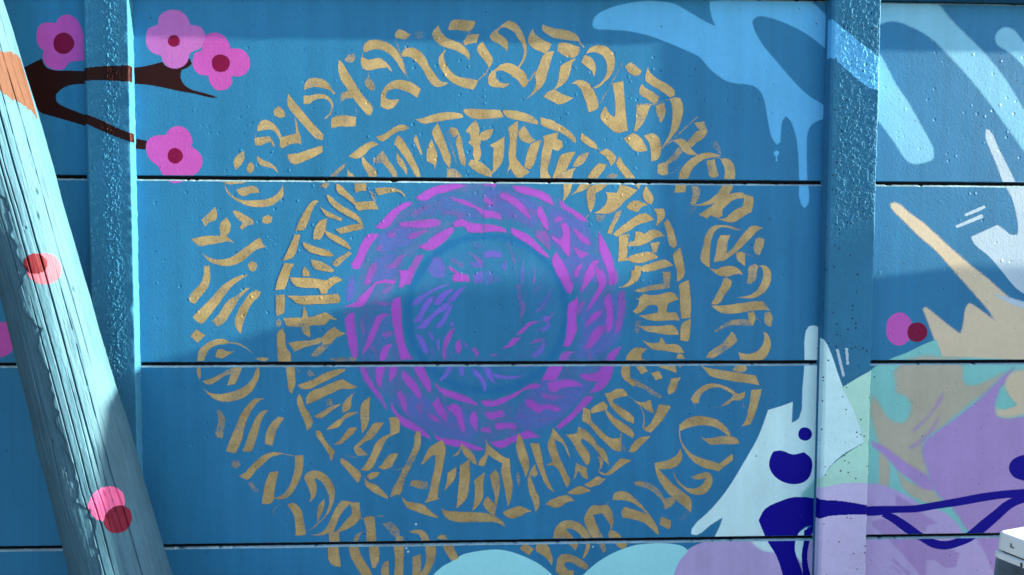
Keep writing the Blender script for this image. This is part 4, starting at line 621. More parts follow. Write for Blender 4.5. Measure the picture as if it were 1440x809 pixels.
MAGENTA_STROKES = [
 [(0.9,[-166.9,1447.5,-145.6,1461.8,-117.1,1476.2,-88.7,1483.5,-53.1,1485.6,-24.6,1480.5,-46,1473.2,-81.6,1462.3,-110,1455,-131.4,1440.6,-152.7,1438.7]),
  (0.9,[-275.3,1365.2,-252.2,1390.1,-230.8,1411.6,-209.5,1425.9,-184.7,1436.7,-172.3,1433.2,-184.7,1422.5,-206,1408.2,-223.8,1386.8,-238.1,1368.9,-252.3,1361.7]),
  (0.8,[-213.2,1379.7,-188.4,1383.4,-152.8,1387.1,-117.2,1390.9,-95.9,1385.7,-99.5,1373.2,-124.4,1365.9,-152.9,1364,-181.3,1365.6,-202.6,1365.5]),
  (0.6,[-192.1,1344.2,-167.1,1355,-138.7,1362.3,-117.3,1366,-138.7,1351.6,-160.1,1339,-181.4,1333.5]),
  (0.85,[-161.9,1315.8,-138.7,1326.6,-117.3,1344.5,-92.3,1358.9,-67.3,1369.8,-60.2,1359.1,-81.6,1334,-103.1,1316,-128.1,1303.4,-145.9,1306.9]),
  (0.8,[-81.6,1451.6,-63.8,1448.2,-31.7,1441.3,-3.1,1427.2,18.1,1416.7,18.1,1395.2,-3,1416.5,-31.7,1427,-60.2,1437.5]),
  (0.85,[-67.3,1380.5,-45.9,1391.3,-17.3,1380.8,18.1,1377.4,18.2,1352.3,-24.4,1353.9,-35.2,1369.9,-60.2,1366.2]),
  (0.85,[-341.4,1265.2,-327.1,1286.6,-312.7,1322.3,-294.9,1347.3,-263,1349.2,-277.3,1329.6,-295.1,1301,-309.5,1268.9,-316.7,1252.8,-334.4,1252.7]),
  (0.6,[-243.5,1344,-234.6,1352.9,-220.4,1351.2,-222.3,1338.7,-238.2,1335.1]),
  (0.55,[-275.6,1311.8,-263.1,1322.5,-252.5,1319,-256.1,1301.1,-270.3,1297.5]),
  (0.6,[-249.2,1261.9,-227.9,1272.7,-210,1290.6,-185.1,1297.8,-199.4,1279.9,-213.7,1258.4,-235.1,1251.2]),
  (0.7,[-206.7,1210.1,-196,1237,-178.1,1269.2,-163.7,1290.8,-140.6,1294.4,-153.1,1272.9,-167.4,1244.2,-181.8,1210.1]),
  (0.45,[-188.3,1397.6,-159.9,1419.1,-124.3,1433.6,-110.1,1430.1,-138.6,1412.1,-167,1394.2]),
  (0.5,[-103,1401.7,-81.6,1412.5,-53.1,1416.2,-31.6,1398.5,-45.9,1384.2,-63.8,1398.3,-85.2,1400]),
  (0.65,[-309.8,1209.9,-299,1236.7,-284.7,1268.9,-270.5,1276.1,-267,1258.3,-281.3,1233.2,-286.8,1209.9]),
  (0.85,[-78.1,1264.2,-63.8,1257,-45.9,1244.5,-24.3,1239.2,-17.1,1219.4,-45.9,1219.3,-63.8,1219.3,-67.4,1237.3,-56.6,1240.9,-74.5,1251.6]),
  (0.4,[-74.5,1291.1,-56.6,1280.4,-35.1,1269.7,-35.1,1255.3,-56.6,1262.4,-70.9,1273.2])],
 [(0.9,[17.9,1486.1,53.7,1486.4,50.1,1473.9,32.2,1480.9,17.9,1479]),
  (0.9,[93.1,1481.3,125.4,1481.6,161.4,1471.2,190.3,1460.6,204.8,1442.9,212.1,1425,190.4,1435.6,161.5,1449.7,132.7,1456.7,103.9,1467.2]),
  (0.8,[64.5,1466.9,82.4,1459.9,107.6,1445.8,125.6,1431.6,143.8,1406.7,151.1,1385.2,133,1395.9,111.3,1417.2,86.1,1434.9,61,1449]),
  (0.7,[18,1455.9,39.5,1441.8,53.9,1424,39.5,1427.5,18,1436.3]),
  (0.85,[18.1,1416.7,39.6,1413.2,61.1,1406.2,68.3,1388.4,39.6,1391.8,18.1,1391.7]),
  (0.85,[18.1,1379.2,46.8,1373.9,75.6,1365.1,82.8,1352.6,50.5,1356.1,18.2,1354.1]),
  (0.9,[91.7,1368.8,115.2,1360,144.1,1345.7,162.2,1327.9,180.4,1309.9,198.6,1288.4,191.4,1284.8,165.9,1302.7,137,1324.2,111.7,1338.4,91.8,1352.7]),
  (0.85,[172.4,1430.1,183.4,1410.5,194.3,1385.5,198.1,1360.4,187.3,1363.9,172.7,1385.4,161.8,1406.8,165.3,1421.1]),
  (0.8,[222.8,1450.1,241,1432.4,270,1414.6,291.9,1400.4,306.6,1382.5,284.8,1386,255.6,1407.4,230.2,1421.5]),
  (0.7,[212.3,1396.3,226.7,1401.8,241.3,1389.3,219.7,1382,208.8,1378.4]),
  (0.9,[241.3,1385.7,252.3,1367.8,256.2,1331.9,254.8,1288.6,245.7,1292.2,227.3,1317.3,205.5,1338.8,203.6,1349.6,227.2,1335.3,234.4,1349.8,226.9,1374.9]),
  (0.8,[259.5,1371.5,281.4,1357.2,303.3,1339.3,314.4,1321.3,292.6,1324.8,270.6,1346.3]),
  (0.75,[263.6,1317.5,285.5,1306.7,314.6,1296,296.5,1288.7,285.7,1281.5,267.3,1303.1]),
  (0.9,[332.2,1361,343.3,1343.1,361.8,1310.6,373,1281.7,380.7,1245.5,381.1,1211,362.8,1211,358.8,1245.5,343.9,1281.6,336.3,1310.5,332.4,1339.4]),
  (0.9,[216.6,1304.7,231.2,1281.3,249.6,1248.8,264.5,1210.8,235.4,1210.8,224.3,1237.9,205.9,1270.4,207.6,1288.4]),
  (0.85,[340.2,1281.6,329.5,1267.1,318.8,1238.1,300.8,1210.9,286.3,1210.9,297,1234.5,307.7,1263.5,318.4,1278]),
  (0.75,[271.3,1259.7,293,1274.3,282.3,1245.3,275.2,1230.8,264.3,1230.8]),
  (0.8,[322.1,1274.3,340.5,1252.7,351.8,1223.7,355.5,1211,333.7,1211,326.1,1241.8]),
  (0.35,[75.4,1413.4,100.6,1406.4,136.7,1385.2,154.7,1370.9,125.9,1377.9,93.5,1392.1]),
  (0.55,[162,1360.2,190.9,1360.3,201.9,1335.2,198.5,1302.8,176.7,1324.3,158.5,1342.2])],
 [(0.85,[-367,1146.7,-345.7,1157.4,-327.9,1164.6,-310,1186.1,-288.6,1204.1,-274.3,1218.4,-245.8,1225.6,-217.4,1222.1,-224.5,1211.3,-249.4,1214.9,-270.8,1211.3,-285.1,1189.7,-306.6,1153.9,-324.4,1148.5,-345.7,1150.3]),
  (0.6,[-356.5,1132.3,-335.1,1137.7,-345.8,1139.5,-367.1,1132.3]),
  (0.9,[-356.5,1121.5,-345.8,1132.3,-331.6,1135.9,-330.1,1100,-325,1056.7,-323.5,1017,-332.5,1006.2,-341.3,1020.7,-349.9,1056.8,-355,1092.8]),
  (0.85,[-271.2,1125.1,-253.4,1134.1,-235.6,1130.5,-257,1114.3,-271.5,1081.9,-289.5,1045.9,-311,1017,-314.6,1020.6,-300.1,1056.7,-285.6,1096.3]),
  (0.55,[-319.3,1121.5,-306.8,1121.5,-301.7,1092.7,-303.6,1063.9,-312.4,1078.3,-317.6,1100]),
  (0.85,[-213.7,1250.8,-174.5,1250.9,-188.9,1222.2,-203.2,1200.6,-213.9,1204.2,-206.7,1229.3]),
  (0.95,[-233.7,1153.9,-224.7,1171.9,-206.9,1179.1,-205.2,1143.1,-203.6,1099.9,-196.6,1056.5,-182.4,1020.3,-171.6,1005.8,-207.5,1005.9,-218.1,1049.3,-228.6,1099.9]),
  (0.7,[-281.7,1171.8,-260.4,1164.7,-235.4,1164.7,-239,1152.1,-260.4,1153.9]),
  (0.65,[-260.8,1074.7,-242.9,1085.5,-225.1,1085.5,-225.1,1071,-250.1,1065.6]),
  (0.9,[-261,1031.3,-250.2,1045.8,-228.8,1049.4,-239.6,1031.3,-245,1006,-266.5,1002.4]),
  (0.6,[-260.2,1193.4,-238.8,1207.7,-224.5,1211.3,-238.9,1189.8,-256.7,1184.4]),
  (0.75,[-58.4,1049,-49.4,1061.7,-42.2,1059.9,-42.2,1034.5,-49.4,1018.2,-58.4,1034.5]),
  (0.75,[-15.1,1034.4,-2.5,1039.9,8.4,1019.8,1.2,1012.6]),
  (0.75,[-92.6,1009.2,-90.8,1056.3,-74.6,1085.3,-56.6,1096.1,-67.4,1070.8,-81.8,1034.6,-85.4,1001.9])],
 [(0.9,[211.1,1251.9,240.1,1251.9,258.5,1223,265.9,1208.6,255.2,1183.2,240.5,1201.3,225.8,1230.2]),
  (0.8,[265.6,1252,280.1,1252,278.5,1230.3,269.4,1230.3]),
  (0.85,[298.3,1252.1,327.4,1252.2,323.9,1237.7,313.1,1223.1,298.7,1201.3,280.7,1183.2,287.7,1208.6]),
  (0.85,[327.4,1252.2,345.6,1252.2,356.9,1223.2,346.2,1194.2,328.2,1168.7,306.6,1139.6,299.3,1135.9,313.6,1168.7,331.5,1201.4,338.5,1230.4]),
  (0.7,[363.9,1252.2,385.8,1252.3,389.7,1223.3,379,1205.1,371.5,1223.2]),
  (0.95,[253.6,1159.6,273.5,1175.9,278.8,1186.8,277.3,1150.5,274,1114.1,277.8,1088.6,267.1,1063.1,256.3,1041.2,238.1,1041.2,245.1,1070.4,248.4,1114.1]),
  (0.9,[350.1,1172.3,364.5,1190.5,372.1,1165.1,376.1,1128.6,372.9,1092.1,358.4,1073.9,354.5,1095.8,357.8,1128.6]),
  (0.85,[306.8,1117.7,324.9,1135.9,350.4,1143.2,339.6,1125,317.8,1106.8,292.4,1092.2]),
  (0.8,[292.9,1033.8,307.3,1059.3,318.1,1081.2,339.8,1099.5,361.8,1095.8,347.4,1077.6,333,1055.6,314.8,1037.4]),
  (0.65,[390.1,1194.2,408.3,1197.9,410.8,1143.2,402.1,1099.4,384.1,1070.2,380.2,1092.1,387.1,1132.3]),
  (0.75,[230.9,1019.3,241.8,1028.4,274.7,1026.5,256.5,1015.6,253,1002.8,223.8,1001]),
  (0.85,[359,1015.3,373.5,1029.9,399.1,1042.7,388.4,1015.2,377.5,1000.6,359.2,1000.6]),
  (0.8,[107,1074.2,128.6,1096,150.3,1112.3,175.7,1108.7,154,1103.2,135.9,1088.7,121.5,1074.2]),
  (0.8,[67.3,1034.3,85.3,1048.8,103.4,1066.9,125.1,1066.9,110.7,1052.4,89,1037.9]),
  (0.7,[38.3,1023.4,60.1,1019.7,52.9,1014.3,38.4,1014.3]),
  (0.6,[117.9,1056,147,1052.3,161.5,1063.2,190.5,1066.8,183.4,1048.6,172.5,1034,176.1,1054.1,147,1048.7]),
  (0.45,[106.4,1211.9,120.8,1215.5,124.6,1179.4,135.6,1157.7,121.3,1110.5,115.9,1114.2,119.3,1150.4,110.2,1179.4]),
  (0.4,[150,1168.6,160.7,1204.8,182.4,1212,168,1193.9,157.2,1175.8]),
  (0.6,[273.7,1143.2,288.1,1172.3,299,1165,291.9,1146.8,277.5,1125])],
 [(0.9,[-275.8,996.2,-245.5,995.3,-254.6,963.5,-260.1,934.5,-263.7,927.2,-274.3,945.4,-276,974.4]),
  (0.85,[-238.3,995.3,-213.3,995.2,-220.5,963.3,-238.5,941.6,-240.2,967]),
  (0.9,[-173.8,995.1,-148.7,995,-134.4,963,-123.7,933.9,-127.3,912,-141.7,930.3,-159.6,955.8,-170.3,977.7]),
  (0.85,[-206.2,966.9,-199,977.8,-181.1,959.6,-163.2,937.7,-148.9,901.2,-159.7,897.6,-177.6,919.5,-199.1,945.1]),
  (0.8,[-320.4,994.5,-306.2,994.4,-295.6,967.2,-278,934.5,-260.2,909,-246,876.2,-246.1,865.2,-263.9,890.8,-285.2,920,-310,952.8]),
  (0.7,[-220.7,912.5,-206.4,923.3,-192.1,897.8,-188.6,861.3,-185,850.3,-199.4,861.3,-210.1,886.9]),
  (0.9,[-233.4,894.3,-226.3,876.1,-210.2,854.1,-185.1,839.3,-156.3,820.8,-134.7,802.4,-123.9,784,-149.1,795.2,-174.3,810,-203.1,824.8,-224.6,854.2,-233.5,872.5]),
  (0.9,[-122,811.5,-113,798.6,-84.1,787.3,-47.9,783.4,-15.2,772.1,24.8,757,3,751.7,-33.4,761.2,-66,765.1,-98.6,776.4,-113,787.5]),
  (0.9,[-118.2,944.8,-98.4,930.1,-62.4,917.2,-26.2,904.2,2.8,885.8,2.8,876.6,-29.8,885.9,-66,897.1,-94.9,911.9,-111.1,930.2]),
  (0.85,[-123.7,882.8,-105.7,904.6,-91.3,875.3,-80.4,849.6,-80.5,827.7,-98.5,846.1,-112.9,864.5]),
  (0.9,[-84.1,871.6,-66,886.1,-47.9,878.7,-37,845.7,-31.6,812.7,-33.4,794.3,-47.9,820.1,-62.4,853.2]),
  (0.8,[-132.8,860.9,-113,849.8,-91.3,827.7,-102.1,831.5,-127.4,842.6]),
  (0.85,[-18.9,849.3,-4.4,867.5,2.8,845.5,2.9,801.4,-8,816.2,-18.9,834.6]),
  (0.85,[21,860,38.7,861.7,38.8,837.9,28.3,841.6]),
  (0.75,[10.2,812.4,21,821.5,38.9,815.8,38.9,801.1,10.2,805]),
  (0.85,[10,891.2,38.7,896.6,38.7,874.6,17.3,880.2]),
  (0.6,[-167,875.7,-145.3,897.5,-149,864.7,-152.6,842.8,-159.8,861.1])],
 [(0.95,[200.5,992.9,240.6,994.6,229.9,965.3,215.4,947.1,193.5,947.2,175.3,943.6,189.7,969.1]),
  (0.95,[19.1,893,40.9,891.1,69.9,900.1,98.9,910.9,128,925.4,153.4,940,179,934.4,164.4,925.3,135.3,921.7,109.9,903.5,84.5,889,51.8,876.3,19.1,876.5]),
  (0.9,[193.5,941.7,215.4,945.2,244.6,950.6,273.9,946.8,292.3,933.9,307,928.3,274,930.3,237.5,925,215.6,912.2,201,919.6]),
  (0.85,[284.7,968.8,310.4,965,339.6,976,346.8,994.3,379.8,994.2,372.9,957.5,358.4,931.8,340.2,917.1,307.2,909.9,321.8,924.6,332.6,942.9,310.6,943,288.5,954.1]),
  (0.85,[238.1,836.6,260,854.9,281.8,880.6,303.6,902.6,325.6,902.5,311.1,884.1,289.3,862.1,263.8,836.4,231,810.8,216.3,814.6]),
  (0.85,[135.4,896.1,146.4,896,175.6,881.2,204.9,881,237.9,866.1,223.3,858.8,194,866.4,172.1,855.4,150.2,866.6,135.5,881.4]),
  (0.6,[171.8,914.2,201,910.4,230.3,906.6,252.3,902.8,230.4,895.6,193.8,892.1]),
  (0.8,[21,860,48.2,861.7,73.6,867,79.2,848.7,55.5,841.5,37.4,836.1]),
  (0.85,[48.3,819.4,55.6,830.4,81,830.3,106.6,830.1,112.1,808,84.7,813.7,59.3,808.3]),
  (0.9,[33.9,777.2,63,780.7,92.1,789.7,128.6,804.2,139.5,811.5,165.1,796.5,179.8,789,143.3,785.6,110.4,778.5,84.9,763.9,63.1,758.6]),
  (0.5,[110,877.9,121,855.7,143,840.9,135.7,837.3,113.8,852.1]),
  (0.6,[135.8,811.5,150.5,807.7,176.1,792.8,143.2,796.7])],
]
VIOLET_STROKES = [
 [(0.3,[-352.2,1229.5,-334.4,1243.8,-323.9,1236.7,-327.6,1209.9,-348.8,1209.8]),
  (0.35,[-117.4,1287.3,-96,1287.4,-85.3,1258.8,-85.3,1230,-117.5,1230,-135.3,1251.5]),
  (0.3,[-17.3,1327.1,7.8,1330.8,18.3,1316.5,11.5,1305.7,-10.1,1309.2]),
  (0.35,[-20.8,1273.3,18.3,1280.6,18.4,1255.4,-10,1259]),
  (0.3,[-280.7,1343.8,-188.3,1394.1,-145.8,1351.5,-167.2,1322.9,-217.1,1301.3,-259.8,1286.9]),
  (0.25,[-166.9,1443.9,-81.6,1462.3,18,1455.9,18.1,1377.4,-45.9,1384.2,-110.1,1394.5,-167,1394.2]),
  (0.3,[-281,1286.8,-224.2,1301.3,-188.7,1279.9,-213.8,1236.9,-260.1,1215.3,-295.6,1215.3])],
 [(0.3,[17.9,1480.8,89.6,1474.2,161.6,1442.6,190.6,1414.1,162,1360.2,89.9,1384.9,18.1,1409.5]),
  (0.45,[18.3,1302.2,47,1305.8,68.6,1298.7,68.7,1284.4,39.9,1284.3,18.3,1284.2]),
  (0.35,[65.1,1259.2,79.4,1288,83.2,1259.2,76,1244.8]),
  (0.35,[119.3,1244.9,126.3,1291.8,130.1,1252.1,126.7,1210.6,119.4,1210.6]),
  (0.3,[18.4,1255.4,40,1251.9,58.1,1219.5,40.1,1210.5,18.5,1210.4]),
  (0.3,[190.4,1432,241.1,1418,306.6,1375.3,325.3,1317.7,292.9,1288.7,256.6,1281.4,213,1302.9,190.9,1360.3]),
  (0.3,[220.4,1281.3,271,1303.1,343.8,1288.9,380.7,1252.8,384.8,1211.1,249.9,1210.8])],
 [(0.35,[-352.4,1211.1,-331,1232.6,-327.6,1200.4,-334.9,1168.2,-352.7,1161]),
  (0.45,[-174.8,1164.7,-153.3,1182.7,-131.8,1193.5,-103.2,1208,-67.4,1215.2,-96,1200.8,-124.7,1186.3,-146.2,1168.3,-164.1,1153.9,-178.4,1155.7]),
  (0.8,[-174.9,1110.7,-164.2,1121.5,-146.2,1157.5,-131.9,1175.5,-114,1179.2,-124.7,1161.1,-142.7,1132.3,-153.5,1107.1]),
  (0.8,[-117.6,1164.7,-103.2,1182.8,-81.7,1197.2,-60.2,1200.8,-81.7,1179.2,-103.2,1155.7,-114,1155.7]),
  (0.8,[-81.7,1168.4,-67.4,1182.8,-53,1197.2,-27.9,1208.1,-42.2,1190,-63.8,1164.8]),
  (0.8,[-164.2,1092.6,-146.3,1110.7,-121.2,1132.3,-92.5,1157.6,-67.4,1168.4,-85.3,1143.1,-117.6,1121.5,-139.2,1092.6,-153.5,1090.8]),
  (0.55,[-114.1,1096.2,-92.5,1121.5,-74.6,1154,-63.8,1157.6,-74.6,1132.3,-96.1,1096.2,-106.9,1092.6]),
  (0.5,[-167.9,1078.2,-150,1070.9,-135.7,1045.6,-132.1,1020.2,-142.9,1023.8,-157.2,1049.2]),
  (0.5,[-135.6,1085.4,-121.3,1078.1,-114.1,1056.4,-124.9,1063.6]),
  (0.55,[-110.5,1056.4,-101.5,1067.2,-99.8,1034.6,-107,1031]),
  (0.45,[-71,1110.6,-60.2,1107,-67.4,1092.5,-74.6,1096.2]),
  (0.5,[-35,1056.3,-24.2,1045.3,-24.1,1034.5,-35,1045.4]),
  (0.4,[-10,1240.5,18.4,1251.4,18.5,1215.4,-9.9,1215.3]),
  (0.3,[-132.1,1056.4,-110.6,1034.6,-117.8,1002,-132.2,1002]),
  (0.25,[-321,1135.9,-274.8,1132.3,-232,1143.1,-228.7,1071,-261.1,1006,-321.8,1002.6])],
 [(0.4,[175.6,1125,197.4,1128.7,204.8,1114.1,183,1106.9]),
  (0.4,[172.2,1088.7,190.3,1099.6,193.8,1128.7,204.9,1095.9,183.2,1077.7]),
  (0.45,[147.2,1019.5,168.9,1034,186.9,1059.5,190.6,1048.6,176.3,1019.4,154.5,1008.5]),
  (0.35,[157.4,1135.9,182.7,1165,197,1194,211.4,1208.5,197.1,1172.2,182.8,1150.4,164.7,1132.3]),
  (0.3,[74.6,1019.7,147.2,1019.5,176.3,1015.8,110.9,1012.3]),
  (0.3,[37.8,1237,59.4,1233.5,73.9,1219.1,52.3,1219,37.9,1222.6]),
  (0.3,[128.2,1186.6,142.5,1215.6,135.5,1168.5]),
  (0.3,[277.4,1143.2,349.9,1186.9,401,1194.2,402.4,1077.5,329.8,1004.4,263.9,1004.6,285.3,1070.3])],
 [(0.45,[-87.6,994.9,-62.4,994.8,-76.8,962.8,-98.4,944.7,-102,952,-84,977.4]),
  (0.45,[-51.5,988.2,-33.5,991.8,-33.5,962.7,-44.3,959]),
  (0.6,[-11.8,984.4,9.9,966.1,24.4,944.2,26.3,918.6,20.8,918.6,9.9,947.9,-8.2,966.2]),
  (0.55,[17.1,988,38.5,980.6,38.5,944.1,28,958.8]),
  (0.3,[-120,992.1,-91.2,994.9,-105.6,977.5]),
  (0.3,[-242.3,898,-177.6,923.2,-120.1,897.4,-26.2,864,10.2,797.7,-26.1,775.9,-120.2,798.6,-185.1,835.7])],
 [(0.6,[22.5,980.7,40.7,977,48,947.7,55.3,936.7,40.7,944.1,26.2,962.4]),
  (0.5,[19,955.2,26.2,944.2,26.3,918.6,19,918.6]),
  (0.5,[40.7,969.7,77,962.2,120.5,962.1,138.7,969.3,113.3,953,77,951.3,48,956.9]),
  (0.45,[18.9,993.4,171.3,994.1,142.3,983.9,91.4,987.8,40.6,986.1]),
  (0.3,[157.1,940,237.2,961.6,332.6,942.9,274.5,876.9,201.6,818.4,128.6,796.8,91.9,841.2])],
]
